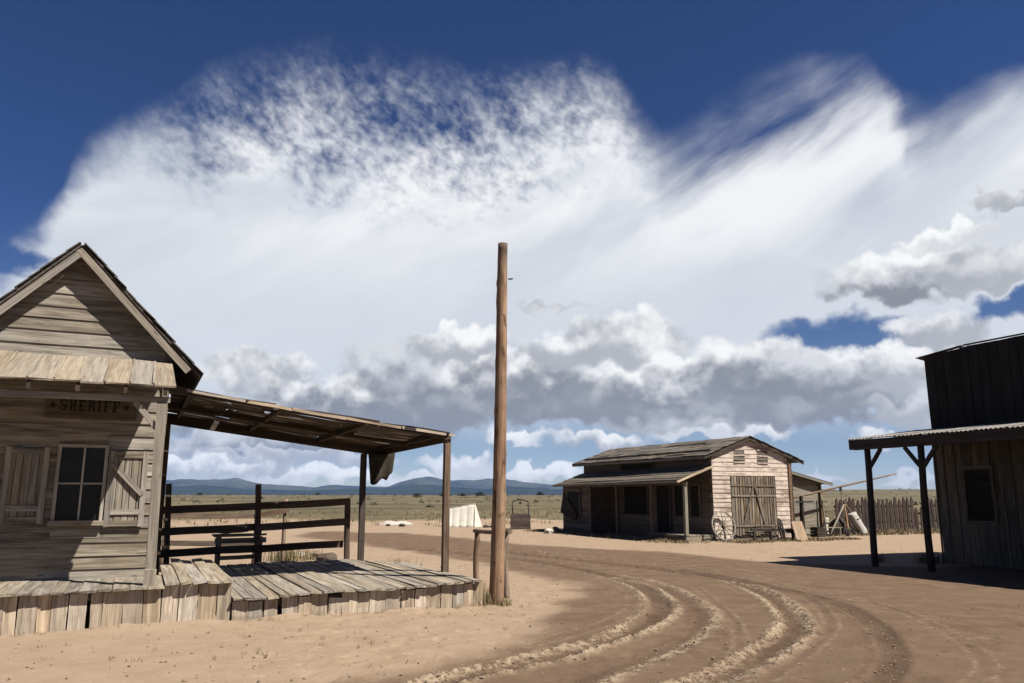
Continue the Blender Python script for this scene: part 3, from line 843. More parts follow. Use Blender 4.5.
    # shutters
    for (x0, x1, z0, z1, d) in ((-1.69, -1.15, 1.26, 2.31, -1), (-.405, .12, 1.20, 2.28, 1)):
        sh = poly('shutter', [W(x0 + .02, BW - .028, z0 + .02), W(x1 - .02, BW - .028, z0 + .02), W(x1 - .02, BW - .028, z1 - .02), W(x0 + .02, BW - .028, z1 - .02)], -B * .012, M_SIDING, s)
        n = 5
        for q in range(n):
            c = x0 + .03 + (q + .5) * (x1 - x0 - .06) / n
            board('shutter_board', W(c, BW - .05, z0 + U(0, .015)), W(c, BW - .05, z1 - U(0, .02)), A, (x1 - x0 - .06) / n - .008, .018, M_SIDING, sh, 3, .003, .003)
        fb = BW - .069
        for c in (x0 + .04, x1 - .04):
            board('stile', W(c, fb, z0), W(c, fb, z1), A, .075, .02, M_SIDING, sh, 3, .003, .002)
        for c in (z0 + .05, z0 + .21, z1 - .06):
            board('rail', W(x0 + .075, fb - .002, c), W(x1 - .075, fb - .002, c), Z, .08, .02, M_SIDING, sh, 3, .003, .002)
        if d > 0: board('diagonal_brace', W(x0 + .05, fb - .024, z1 - .19), W(x1 - .05, fb - .024, z1 - .62), Z, .07, .02, M_SIDING, sh, 3, .003, .002)
    # door on the left part of the front, outside the frame of the photograph's left edge
    return s
build_shack()

# sign: ★ SHERIFF ★
def build_sign():
    s0, s1, z0, z1 = -1.27, -0.10, 2.74, 3.05
    bf = BW - .06
    t = thing('sheriff_sign', 'brown wooden board lettered SHERIFF between two stars under the pent roof', 'sign', W((s0 + s1) / 2, bf, z0))
    board('sign_board', W(s0, bf, (z0 + z1) / 2 - .01), W(s1, bf, (z0 + z1) / 2 - .01), Z, z1 - z0, .025, M_SIGN, t, 5, .003, .003)
    fb = bf - .016
    def shape(name, pts2):
        poly(name, [W(a, fb, z) for a, z in pts2], B * .0035 * -1, M_LETTER, t)
    def glyph(ch, x, y, w, h):
        st = w * .30; ba = h * .15; R = []
        def r(x0, y0, x1, y1): R.append([(x + x0 * w, y + y0 * h), (x + x1 * w, y + y0 * h), (x + x1 * w, y + y1 * h), (x + x0 * w, y + y1 * h)])
        if ch == 'H':
            r(.12, 0, .40, 1); r(.60, 0, .88, 1); r(.40, .44, .60, .56); r(0, 0, .12, .15); r(0, .85, .12, 1); r(.88, 0, 1, .15); r(.88, .85, 1, 1)
        elif ch == 'I':
            r(.30, 0, .70, 1); r(.1, 0, .30, .15); r(.1, .85, .30, 1); r(.70, 0, .9, .15); r(.70, .85, .9, 1)
        elif ch in 'EF':
            r(.12, 0, .42, 1); r(0, 0, .12, .15); r(0, .85, .12, 1); r(.42, .85, .95, 1); r(.80, .68, .95, .85); r(.42, .44, .70, .56)
            if ch == 'E': r(.42, 0, .95, .15); r(.80, .15, .95, .32)
            else: r(.42, 0, .54, .15)
        elif ch == 'R':
            r(.10, 0, .38, 1); r(0, 0, .10, .15); r(0, .85, .10, 1); r(.38, .86, .74, 1); r(.66, .55, .92, .86); r(.38, .42, .74, .55); r(.66, .0, .94, .42); r(.94, 0, 1.02, .14)
        elif ch == 'S':
            r(.18, .86, .82, 1); r(.05, .56, .34, .90); r(.18, .44, .82, .58); r(.66, .10, .95, .46); r(.18, 0, .82, .14); r(.03, .10, .18, .34); r(.82, .66, .97, .90)
        for q in R: shape('letter_stroke', q)
    def star(cx, cy, r_):
        pts = []
        for k in range(10):
            an = math.pi / 2 + k * math.pi / 5; rr = r_ if k % 2 == 0 else r_ * .42
            pts.append((cx + rr * math.cos(an), cy + rr * math.sin(an)))
        # a star is not convex: build it as five kites
        for k in range(5):
            o = pts[2 * k]; l = pts[2 * k - 1]; r2 = pts[(2 * k + 1) % 10]
            shape('star_point', [(cx, cy), l, o, r2])
    word = 'SHERIFF'
    x0, w, gap = -1.10, .096, .023
    y = 2.835; h = .165
    star(-1.185, y + .075, .058); 
    x = x0
    for ch in word:
        ww = w * (.62 if ch == 'I' else 1)
        glyph(ch, x, y, ww, h); x += ww + gap
    star(x + .06, y + .075, .058)
build_sign()

# ------------------------------------------------------------------ decks
def build_porch_deck():
    t = thing('porch_deck', 'raised plank porch floor with vertical skirt boards in front of the shack', 'deck', W(0, 11.6, 0))
    a = -3.0
    while a < 1.24:
        w = min(U(.14, .21), 1.26 - a)
        if w < .08: break
        back = 12.95 if a < .25 else U(14.6, 15.2)
        zc = DZ + .012 * math.sin(a * 2) + (0.03 if a > .3 else 0)
        lift = 0.0
        if a > .45: lift = U(.0, .06)
        board('plank', W(a + w / 2, 11.45 - U(0, .02), zc), W(a + w / 2, back, zc + lift), A, w - .006, .03, M_PLANK, t, 6, .003, .005, twist=U(-.008, .008) if a < .3 else U(-.02, .02), chip=.004)
        a += w
    for bb in (11.60, 12.2, 12.85):
        board('joist', W(-3.0, bb, DZ - .085), W(1.22, bb, DZ - .085), Z, .10, .06, M_BROWN, t, 3)
    a = -3.0; k = 0
    while a < 1.22:
        w = U(.13, .24)
        if 0.5 < a: w = .235
        if a + w > 1.25: w = 1.25 - a
        if w < .05: break
        if abs(a + .46) < .07 and False: a += .05
        board('skirt_board', W(a + w / 2, 11.54 + U(0, .012), -.03), W(a + w / 2 + U(-.012, .012), 11.54, DZ + .012 * math.sin(a * 2) + (.03 if a > .3 else 0) - .026 - U(0, .008)), A, w - U(.002, .010), .022, M_SKIRT, t, 3, .004, .005)
        a += w; k += 1
        if k in (13, ): a += .045
    return t
build_porch_deck()
def build_side_deck():
    t = thing('side_deck', 'low sun-bleached plank deck under the lean-to canopy', 'deck', W(3.0, 11.6, 0))
    a = 1.27
    while a < 4.85:
        w = U(.12, .18)
        if a + w > 4.9: w = 4.9 - a
        if w < .08: break
        u = (a - 1.27) / 3.6
        zf_ = .29 + .075 * u + .012 * math.sin(a * 3.1)
        board('plank', W(a + w / 2 , 11.46 - U(0, .025), zf_), W(a + w / 2 + U(-.03, .03), U(16.85, 17.0) if a < 4.2 else 16.2 - (a - 4.2) * 1.8, zf_ - .03 * u + U(-.01, .01)), A, w - .006, .03, M_PLANK, t, 8, .003, .006, twist=U(-.014, .014), chip=.006)
        a += w
    for bb in (11.62, 13.2, 14.6):
        board('joist', W(1.3, bb, .20), W(4.84, bb, .26), Z, .10, .06, M_BROWN, t, 3)
    a = 1.27; k = 0
    while a < 4.85:
        w = U(.15, .25)
        if a + w > 4.89: w = 4.89 - a
        if w < .05: break
        u = (a - 1.27) / 3.6
        top = .268 + .075 * u + .012 * math.sin(a * 3.1)
        if 0.32 < u < .38: top -= .06
        board('skirt_board', W(a + w / 2, 11.54 + U(0, .012), -.03), W(a + w / 2 + U(-.015, .015), 11.54, top - U(0, .02)), A, w - U(.002, .010), .022, M_SKIRT, t, 3, .004, .005)
        a += w; k += 1
        if k == 3: a += .06
    for k, bb in enumerate(np.arange(11.62, 14.1, .22)):
        board('skirt_board', W(4.875, bb + .1, -.03), W(4.875, bb + .1, .325), B, .2, .022, M_SKIRT, t, 2, .006, .004)
build_side_deck()

# ------------------------------------------------------------------ lean-to canopy
def build_canopy():
    t = thing('lean_to_canopy', 'ragged board lean-to canopy on posts beside the shack', 'canopy', W(2.5, 14, 0))
    b0, b1 = 13.0, 17.1
    def zc(a, b): return 3.225 + (2.69 - 3.225) * (a - .6) / 4.25 - .03 * (b - b0) / 4 - .02 * math.sin((a - .6) / 4.25 * math.pi)
    # beams along A
    for nm, bb in (('front_beam', b0 + .07), ('middle_beam', 15.05), ('back_beam', b1 - .07)):
        hh = {'front_beam': .075, 'middle_beam': .10, 'back_beam': .19}[nm]
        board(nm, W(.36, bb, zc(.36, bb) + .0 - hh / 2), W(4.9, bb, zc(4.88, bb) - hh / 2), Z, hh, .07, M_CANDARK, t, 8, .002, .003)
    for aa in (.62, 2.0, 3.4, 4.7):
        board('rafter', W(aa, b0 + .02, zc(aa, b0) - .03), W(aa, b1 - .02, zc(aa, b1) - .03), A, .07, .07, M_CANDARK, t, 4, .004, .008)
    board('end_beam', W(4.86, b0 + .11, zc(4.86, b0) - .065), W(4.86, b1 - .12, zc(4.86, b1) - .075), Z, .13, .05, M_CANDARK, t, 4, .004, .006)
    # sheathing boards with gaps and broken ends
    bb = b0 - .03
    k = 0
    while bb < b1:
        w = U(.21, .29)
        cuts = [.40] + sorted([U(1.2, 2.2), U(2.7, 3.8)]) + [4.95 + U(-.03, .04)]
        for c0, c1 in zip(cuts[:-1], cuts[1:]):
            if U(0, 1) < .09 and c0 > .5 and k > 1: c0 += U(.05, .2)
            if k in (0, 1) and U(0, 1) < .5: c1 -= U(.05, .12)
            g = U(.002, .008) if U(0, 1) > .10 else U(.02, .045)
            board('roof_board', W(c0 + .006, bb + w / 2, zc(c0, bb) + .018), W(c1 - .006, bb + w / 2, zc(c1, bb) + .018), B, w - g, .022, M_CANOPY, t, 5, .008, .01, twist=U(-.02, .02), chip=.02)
        bb += w; k += 1
    # front edge strips, broken in places
    a = .58
    while a < 4.85:
        L = U(.45, .95)
        e = min(a + L, 4.95)
        board('edge_strip', W(a, b0 - .045, zc(a, b0) - .012), W(e - U(.01, .08), b0 - .045, zc(e, b0) - .012 + U(-.006, .006)), Z, U(.035, .06), .02, M_SKIRT, t, 3, .008, .006, chip=.01)
        a = e
    board('front_post', W(4.84, 13.07, .25), W(4.84, 13.07, zc(4.84, 13.07) - .075), A, .105, .105, M_BROWN, t, 6, .003, .006)
    board('back_post', W(4.40, 17.03, -.02), W(4.40, 17.03, zc(4.40, 17) - .18), A, .12, .10, M_CANDARK, t, 6, .004, .01)
    board('back_post', W(.45, 17.03, .0), W(.45, 17.03, zc(.45, 17) - .18), A, .10, .10, M_BROWN, t, 4, .004, .01)
    return zc
ZC = build_canopy()
def build_rag():
    # a torn strip of burlap hanging from the back of the canopy
    cols, rows = 9, 9
    v, f = [], []
    top = ZC(4.5, 17) - .15
    for j in range(rows):
        for i in range(cols):
            u, w = i / (cols - 1), j / (rows - 1)
            L = .66 * (1.0 - .18 * u) + .05 * math.sin(u * 9) - (.14 if u > .8 else 0)
            a = 4.46 + u * (.60 - .14 * w) + .08 * w
            b = 16.92 + .035 * math.sin(u * 11 + w) * (.3 + w)
            v.append(W(a, b, top - w * L))
    for j in range(rows - 1):
        for i in range(cols - 1):
            q = j * cols + i
            f.append((q, q + 1, q + cols + 1, q + cols))
    org = W(4.6, 16.93, top)
    o = link('hanging_sacking', mesh('hanging_sacking', [p - org for p in v], f, True), M_RAG, None, Matrix.Translation(org))
    so = o.modifiers.new('thick', 'SOLIDIFY'); so.thickness = .012
    tag(o, 'torn dark sacking hanging from the back corner of the lean-to canopy', 'sacking')
build_rag()

# ------------------------------------------------------------------ rail fences behind the deck
def build_rail_fence():
    t = thing('rail_fence', 'dark three-rail board fence along the back of the deck', 'fence', W(2.3, 17.45, 0))
    for a, top in ((.60, 1.87), (2.32, 1.87), (4.18, 1.57)):
        board('fence_post', W(a + .05, 17.48, -.05), W(a - (.03 if a < 3 else 0), 17.48, top), A, .11, .10, M_RAIL, t, 4, .005, .006)
    for z0, z1 in ((1.35, 1.51), (.93, 1.08), (.52, .62)):
        board('rail', W(.5, 17.41, z0), W(2.34, 17.405, (z0 + z1) / 2), Z, .15, .035, M_RAIL, t, 5, .006, .012)
        board('rail', W(2.26, 17.365, (z0 + z1) / 2 - .01), W(4.2 - (.1 if z0 < .6 else 0), 17.40, z1), Z, .15, .035, M_RAIL, t, 5, .006, .012)
build_rail_fence()
def build_rail_fence2():
    t = thing('corral_fence', 'lower brown two-rail fence standing behind the dark rail fence', 'fence', W(2, 19.5, 0))
    for a, top in ((.62, 1.3), (2.55, 1.58), (3.2, 1.56)):
        log('fence_post', W(a, 19.5, -.05), W(a, 19.5, top), .05, .045, M_LOG, t, 8, 4)
    board('rail', W(.5, 19.42, 1.20), W(2.58, 19.42, 1.18), Z, .12, .035, M_BROWN, t, 4, .006, .012)
    board('rail', W(2.5, 19.41, 1.17), W(3.25, 19.42, 1.30), Z, .12, .035, M_BROWN, t, 4, .006, .012)
    board('rail', W(.5, 19.42, .62), W(2.58, 19.42, .55), Z, .12, .035, M_BROWN, t, 4, .006, .012)
build_rail_fence2()
def build_bench():
    c = (1.75, 17.9)
    t = thing('work_bench', 'small rough wooden bench behind the dark rail fence', 'bench', W(1.95, 18, 0))
    for q in range(3):
        board('seat_plank', W(1.5, 17.75 + q * .16, .82), W(2.55, 17.75 + q * .16, .83), B, .15, .035, M_PLANK, t, 3, .006, .008)
    for a in (1.62, 2.44):
        for b in (17.72, 18.1):
            board('leg', W(a, b, -.03), W(a, b, .80), A, .07, .07, M_POSTW, t, 2)
    board('stretcher', W(1.62, 17.66, .38), W(2.44, 17.66, .40), Z, .09, .03, M_POSTW, t, 2)
    board('apron', W(1.52, 17.66, .72), W(2.54, 17.66, .73), Z, .11, .03, M_PLANK, t, 2)
    t2 = thing('junk_board', 'short warped grey board lying on the small rough bench', 'board', W(2.0, 17.9, .85))
    board('plank', W(1.55, 17.85, .895), W(2.2, 17.95, .90), B, .2, .03, M_PLANK, t2, 4, .01, .02)
    t3 = thing('tin_pail', 'small pale pail standing on the rough bench', 'pail', W(2.4, 17.9, .85))
    log('pail_body', W(2.4, 17.9, .85), W(2.4, 17.9, 1.02), .07, .09, M_METAL, t3, 12, 3, .01, 0)
build_bench()

# ------------------------------------------------------------------ pole and hitching rail
def build_pole():
    p0 = W(5.16, 11.66, -.2); p1 = W(5.16, 11.66, 5.80) + Vector((.11, 0, 0))
    t = thing('utility_pole', 'tall bare tapered wooden pole beside the plank deck', 'pole', W(5.16, 11.66, 0))
    seg, rings = 20, 60
    v, f = [], []
    rr = random.Random(4)
    knots = [(rr.uniform(.03, .97), rr.uniform(0, 6.28), rr.uniform(.008, .02)) for _ in range(34)]
    L = (p1 - p0).length
    for i in range(rings + 1):
        u = i / rings
        r = .116 - .036 * u + (.012 * math.exp(-u * 30))
        cy, cz = .012 * math.sin(u * 5), .015 * math.sin(u * 3.4 + 1)
        for k in range(seg):
            an = 2 * math.pi * k / seg
            q = r * (1 + .022 * math.sin(3 * an + u * 3) + .012 * math.sin(7 * an + u * 11) + rr.uniform(-.008, .008))
            for ku, ka, kh in knots:
                da = (an - ka + math.pi) % (2 * math.pi) - math.pi
                q += kh * math.exp(-((u - ku) * L / .06) ** 2 - (da / .35) ** 2)
            v.append((u * L, cy + q * math.cos(an), cz + q * math.sin(an)))
    for i in range(rings):
        for k in range(seg):
            f.append((i * seg + (k + 1) % seg, (i + 1) * seg + (k + 1) % seg, (i + 1) * seg + k, i * seg + k))
    f.append(tuple(range(seg))[::-1]); f.append(tuple(range(rings * seg, rings * seg + seg)))
    me = mesh('shaft', v, f, True); me.polygons[-1].use_smooth = False
    link('shaft', me, M_POLE, t, frame(p0, p1, Vector((1, 0, 0))))
    # dark char patch band near the top, a stub of iron
    log('step_bolt', p1 + Vector((.08, 0, -.62)), p1 + Vector((.155, -.02, -.60)), .014, .012, M_RUST, t, 6, 2)
build_pole()
def build_hitch():
    t = thing('hitching_rail', 'rustic log hitching rail behind the tall pole', 'hitching rail', W(5.8, 13.3, 0))
    log('post', W(6.0, 14.45, -.1), W(6.0, 14.45, .93), .062, .055, M_LOG, t, 10, 7, .12, .02)
    log('post', W(5.62, 12.28, -.1), W(5.62, 12.28, 1.02), .058, .052, M_LOG, t, 10, 7, .1, .015)
    log('rail', W(6.03, 14.68, .96), W(5.60, 12.05, 1.06), .042, .04, M_LOG, t, 10, 8, .1, .015)
build_hitch()

# ------------------------------------------------------------------ store on the right
def build_store():
    aw, bE = 18.32, 13.86
    t = thing('store_building', 'dark two-storey wooden building with black upper wall and porch awning', 'building', W(20, 10, 0))
    b_near = 3.0
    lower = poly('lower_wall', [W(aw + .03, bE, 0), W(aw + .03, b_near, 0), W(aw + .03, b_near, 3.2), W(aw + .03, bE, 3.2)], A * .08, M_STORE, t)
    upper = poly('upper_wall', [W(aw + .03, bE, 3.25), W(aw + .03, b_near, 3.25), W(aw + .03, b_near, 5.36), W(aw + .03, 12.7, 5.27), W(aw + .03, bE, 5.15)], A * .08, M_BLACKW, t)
    wb0, wb1, wz0, wz1 = 13.10, 12.40, 1.03, 2.27
    b = bE
    while b > b_near:
        w = U(.20, .29)
        c = b - w / 2
        if b - w < wb0 and b > wb1:
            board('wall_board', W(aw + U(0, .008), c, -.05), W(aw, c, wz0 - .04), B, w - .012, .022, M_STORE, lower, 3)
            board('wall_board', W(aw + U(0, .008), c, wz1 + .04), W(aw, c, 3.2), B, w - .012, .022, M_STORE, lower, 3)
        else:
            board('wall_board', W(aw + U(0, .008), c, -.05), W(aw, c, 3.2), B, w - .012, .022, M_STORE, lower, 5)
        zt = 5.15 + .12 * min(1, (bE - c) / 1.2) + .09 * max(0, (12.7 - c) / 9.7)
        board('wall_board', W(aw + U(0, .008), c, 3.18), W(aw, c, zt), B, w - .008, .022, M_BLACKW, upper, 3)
        if U(0, 1) < .8:
            board('batten', W(aw - .021, b, -.05), W(aw - .021, b, 3.15), B, .05, .018, M_STORE, lower, 3) if not (wb1 - .05 < b < wb0 + .05) else None
        b -= w
    poly('far_end_wall', [W(aw + .12, bE - .01, 0), W(aw + 5, bE - .01, 0), W(aw + 5, bE - .01, 4.4), W(aw + .12, bE - .01, 5.1)], -B * .08, M_STORE, t)
    poly('near_end_wall', [W(aw + .12, b_near + .01, 0), W(aw + 5, b_near + .01, 0), W(aw + 5, b_near + .01, 4.4), W(aw + .12, b_near + .01, 5.3)], B * .08, M_STORE, t)
    poly('rear_wall', [W(aw + 5, bE - .1, 0), W(aw + 5, b_near + .1, 0), W(aw + 5, b_near + .1, 4.4), W(aw + 5, bE - .1, 4.4)], -A * .08, M_STORE, t)
    poly('roof', [W(aw + .02, bE + .2, 5.16), W(aw + .02, b_near - .2, 5.40), W(aw + 5.3, b_near - .2, 4.45), W(aw + 5.3, bE + .2, 4.42)], Z * .05, M_ROOFDARK, t)
    poly('roof_edge', [W(aw - .10, bE + .18, 5.16), W(aw - .10, 12.75, 5.28), W(aw + .05, 12.75, 5.28), W(aw + .05, bE + .18, 5.16)], Z * .02, M_RUST, t)
    poly('roof_edge', [W(aw - .06, 12.72, 5.295), W(aw - .06, b_near, 5.395), W(aw + .05, b_near, 5.395), W(aw + .05, 12.72, 5.295)], Z * .02, M_RUST, t)
    # boarded window
    win = poly('window', [W(aw + .02, wb0, wz0), W(aw + .02, wb1, wz0), W(aw + .02, wb1, wz1), W(aw + .02, wb0, wz1)], A * .01, M_VOID, t)
    for c in np.arange(wz0 + .07, wz1, .135):
        board('slat', W(aw - .005, wb0 + .02, c), W(aw - .005, wb1 - .02, c + U(-.01, .01)), Z, .125, .018, M_BLACKW, win, 2)
    for p0, p1, wd in ((W(aw - .025, wb0 + .02, wz0 - .05), W(aw - .025, wb0 + .02, wz1 + .05), B), (W(aw - .025, wb1 - .02, wz0 - .05), W(aw - .025, wb1 - .02, wz1 + .05), B),
                       (W(aw - .028, wb0 + .05, wz1 + .03), W(aw - .028, wb1 - .05, wz1 + .03), Z), (W(aw - .028, wb0 + .05, wz0 - .03), W(aw - .028, wb1 - .05, wz0 - .03), Z)):
        board('frame', p0, p1, wd, .09, .022, M_STORE, win, 2)
    # doorway, mostly past the right edge of the view
    door = poly('door', [W(aw - .014, 11.25, .0), W(aw - .014, 10.3, .0), W(aw - .014, 10.3, 2.3), W(aw - .014, 11.25, 2.3)], -A * .012, M_VOID, t)
    for c in (11.25, 10.3):
        board('door_frame', W(aw - .045, c, 0), W(aw - .045, c, 2.4), B, .1, .03, M_STORE, door, 3)
    # awning
    af, zf, zw = 15.76, 2.95, 3.27
    beam = board('awning_beam', W(af + .2, bE + .36, 2.835), W(af + .2, b_near, 2.835), Z, .20, .12, M_AWN, t, 10, .004, .006)
    board('awning_fascia', W(af + .06, bE + .40, 2.855), W(af + .06, b_near, 2.855), Z, .235, .03, M_AWN, t, 10, .004, .006)
    for k, c in enumerate(np.arange(bE + .25, b_near, -.9)):
        board('rafter', W(af + .28, c, zf - .11), W(aw - .03, c, zw - .09), B, .05, .12, M_AWN, t, 2)
    # corrugated sheets
    n = 0; c = bE + .42
    while c > b_near:
        wd = .72; pts = []
        v, f = [], []
        cols = 28
        for i in range(cols + 1):
            u = i / cols
            zz = .014 * math.cos(u * 2 * math.pi * 7)
            for (aa, z0) in ((af - U(.0, .015) * (i == 0), zf + .035), (aw - .0, zw + .035)):
                for th in (0, -.006):
                    v.append(W(aa, c - u * wd, z0 + zz + th) - W(af, c, zf))
        for i in range(cols):
            q = i * 4
            f += [(q, q + 4, q + 6, q + 2), (q + 1, q + 3, q + 7, q + 5), (q, q + 1, q + 5, q + 4), (q + 2, q + 6, q + 7, q + 3)]
        link('roof_sheet', mesh('roof_sheet', v, f), M_METAL, t, Matrix.Translation(W(af, c, zf + .006 * (n % 2))))
        c -= wd - .06; n += 1
    for k, bb in enumerate((13.88, 12.40, 9.1, 7.5, 5.9)):
        log('awning_post', W(af + .2, bb, -.05), W(af + .2, bb, 2.74), .075, .068, M_AWN, t, 10, 7, .07, .015)
        if k > 0: board('brace', W(af + .2, bb + .05, 2.30), W(af + .2, bb + .42, 2.735), Z, .085, .06, M_AWN, t, 2)
        board('brace', W(af + .2, bb - .05, 2.28), W(af + .2, bb - .42, 2.735), Z, .085, .06, M_AWN, t, 2)
build_store()

# ------------------------------------------------------------------ old house across the street
def build_house():
    a0, a1, b0, b1 = 19.32, 23.12, 23.85, 33.2
    am = (a0 + a1) / 2 - .1
    ze, za = 3.18, 3.80
    t = thing('old_house', 'low old house with peeling whitewashed gable, barn doors and side porch', 'house', W(21, 28, 0))
    gable = poly('gable_wall', [W(a0, b0 + .03, -.05), W(a1, b0 + .03, -.05), W(a1, b0 + .03, ze), W(am, b0 + .03, za), W(a0, b0 + .03, ze)], B * .1, M_BARNDOOR, t)
    d0, d1, dz = 20.15, 22.36, 2.38
    z = 0.06
    while z < za - .05:
        h = .165
        def ext(zz):
            if zz <= ze: return a0, a1
            u = (za - zz) / (za - ze)
            return am - (am - a0) * u, am + (a1 - am) * u
        l, r = ext(z); l2, r2 = ext(min(z + h, za - .01))
        segs = [(l, r, l2, r2)]
        if z + h < dz + .05: segs = [(l, d0, l2, d0), (d1, r, d1, r2)]
        for (x0, x1, y0, y1) in segs:
            ac = (x0 + x1) / 2
            v = [(x0 - ac, -.02, 0), (x1 - ac, -.02, U(-.006, .006)), (y1 - ac, -.004, h + .008), (y0 - ac, -.004, h + .008), (x0 - ac, .0, 0), (x1 - ac, .0, 0), (y1 - ac, .016, h + .008), (y0 - ac, .016, h + .008)]
            f = [(0, 1, 2, 3), (7, 6, 5, 4), (0, 4, 5, 1), (1, 5, 6, 2), (2, 6, 7, 3), (3, 7, 4, 0)]
            Mx = Matrix((A, B, Z)).transposed().to_4x4(); Mx.translation = W(ac, b0, z)
            link('siding_board', mesh('siding_board', v, f), M_PEEL, gable, Mx)
        z += h
    # small boarded gable windows
    for x0, x1 in ((20.40, 20.90), (21.54, 22.04)):
        w_ = poly('gable_window', [W(x0, b0 - .025, 2.84), W(x1, b0 - .025, 2.84), W(x1, b0 - .025, 3.36), W(x0, b0 - .025, 3.36)], B * .004, M_HOUSEW, t)
        for zz in (2.86, 2.98, 3.13, 3.35):
            board('slat', W(x0 - .02, b0 - .035, zz), W(x1 + .02, b0 - .035, zz + U(-.02, .02)), Z, .05, .012, M_PEEL if zz != 2.98 else M_SHED, w_, 2)
    # barn doors
    door = poly('barn_door', [W(d0 + .02, b0 + .02, .1), W(d1 - .02, b0 + .02, .1), W(d1 - .02, b0 + .02, dz), W(d0 + .02, b0 + .02, dz)], -B * .015, M_VOID, t)
    x = d0 + .03
    while x < d1 - .05:
        w = U(.09, .16); w = min(w, d1 - .02 - x)
        board('door_board', W(x + w / 2, b0 - .01 - U(0, .006), .12 + U(0, .1)), W(x + w / 2, b0 - .01, dz - U(0, .05)), A, w - U(.008, .04), .02, M_BARNDOOR, door, 3)
        x += w
    for z_ in (2.0, 1.62, .5):
        board('door_rail', W(d0 + .04, b0 - .035, z_), W(d1 - .04, b0 - .035, z_ + U(-.02, .02)), Z, .06, .02, M_SHED if z_ == 1.62 else M_BARNDOOR, door, 3)
    board('door_brace', W(d0 + .55, b0 - .05, .55), W(d0 + 1.05, b0 - .05, 1.95), A, .07, .02, M_BARNDOOR, door, 3)
    board('door_brace', W(d0 + 1.55, b0 - .05, .55), W(d0 + 1.15, b0 - .05, 1.95), A, .06, .02, M_BARNDOOR, door, 3)
    board('corner_board', W(a1 - .03, b0 - .04, 0), W(a1 - .03, b0 - .04, ze - .02), A, .12, .03, M_BROWN, t, 4)
    log('downpipe', W(a1 + .07, b0 + .0, .1), W(a1 + .07, b0 + .0, ze - .05), .045, .045, M_RUST, t, 8, 3, .02, .004)
    # long wall under the porch
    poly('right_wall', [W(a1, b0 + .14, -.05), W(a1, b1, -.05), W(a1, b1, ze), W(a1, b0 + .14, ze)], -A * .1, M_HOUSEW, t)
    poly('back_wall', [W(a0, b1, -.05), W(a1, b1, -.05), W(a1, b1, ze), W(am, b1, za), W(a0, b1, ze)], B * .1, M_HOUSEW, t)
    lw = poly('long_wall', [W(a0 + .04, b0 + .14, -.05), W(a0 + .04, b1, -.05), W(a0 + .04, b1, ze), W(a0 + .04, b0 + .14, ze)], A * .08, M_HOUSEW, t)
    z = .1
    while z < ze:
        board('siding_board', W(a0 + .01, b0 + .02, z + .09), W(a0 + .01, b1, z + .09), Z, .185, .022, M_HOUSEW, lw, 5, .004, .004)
        z += .18
    def opening(nm, bb0, bb1, z0, z1, a_=None):
        a_ = a0 if a_ is None else a_
        q = poly(nm, [W(a_ - .03, bb0, z0), W(a_ - .03, bb1, z0), W(a_ - .03, bb1, z1), W(a_ - .03, bb0, z1)], A * .012, M_VOID, t)
        for p0, p1, wd in ((W(a_ - .04, bb0, z0), W(a_ - .04, bb0, z1), B), (W(a_ - .04, bb1, z0), W(a_ - .04, bb1, z1), B), (W(a_ - .045, bb0, z1), W(a_ - .045, bb1, z1), Z)):
            board('frame', p0, p1, wd, .11, .03, M_HOUSEW, q, 2)
        return q
    def bx_(x): d_ = ray(x, 505); return (d_ * (a0 / d_.dot(A))).dot(B)
    opening('window', bx_(701), bx_(691), .85, 2.05)
    opening('window', bx_(687), bx_(675), .85, 2.05)
    opening('door', bx_(671), bx_(657), .15, 2.15)
    opening('window', bx_(649), bx_(625), .85, 2.1)
    opening('door', bx_(613), bx_(597), .0, 2.1)
    opening('vent', bx_(655), bx_(622), 2.72, 3.0)
    # enclosed end of the porch
    pf = 18.1
    e0, e1 = 30.75, 33.15
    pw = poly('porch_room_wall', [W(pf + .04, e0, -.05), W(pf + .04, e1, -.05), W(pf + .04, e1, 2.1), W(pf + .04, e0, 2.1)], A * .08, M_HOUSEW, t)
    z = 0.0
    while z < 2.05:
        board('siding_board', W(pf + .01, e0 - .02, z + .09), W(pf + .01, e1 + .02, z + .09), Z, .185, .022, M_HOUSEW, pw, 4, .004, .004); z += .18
    poly('porch_room_end', [W(pf + .13, e0 + .01, -.05), W(a0 - .02, e0 + .01, -.05), W(a0 - .02, e0 + .01, 2.4), W(pf + .13, e0 + .01, 2.05)], B * .08, M_HOUSEW, t)
    opening('window', 31.5, 32.7, .7, 1.85, pf)
    sh = poly('hanging_shutter', [W(pf - .05, 33.3, .85), W(pf - .05, 31.9, .52), W(pf - .05, 31.75, .80), W(pf - .05, 33.0, 1.75)], -A * .03, M_DARKW, t)
    # porch posts, floor and roof
    for bb in (30.7, 28.55, 26.07):
        board('porch_post', W(pf + .05, bb, -.05), W(pf + .05, bb, 2.08), B, .14, .12, M_HOUSEW, t, 4)
    board('porch_post', W(pf + .03, 23.95, .0), W(pf + .03, 23.95, 2.13), B, .13, .12, M_SHED, t, 4)
    for k in range(9):
        a_ = pf - .05 + (k + .5) * (a0 - pf) / 9
        board('porch_plank', W(a_, 23.83, .20), W(a_, 26.3, .20), A, (a0 - pf) / 9 - .01, .035, M_SHED, t, 3)
    board('porch_skirt', W(pf - .08, 23.85, .09), W(pf - .08, 26.3, .09), Z, .17, .025, M_HOUSEW, t, 3)
    board('porch_skirt', W(pf - .06, 23.85, .09), W(a0 - .08, 23.85, .09), Z, .17, .025, M_SHED, t, 3)
    pr0, pz0, pz1 = pf - .42, 2.12, 2.66
    k = 0; b = 23.15
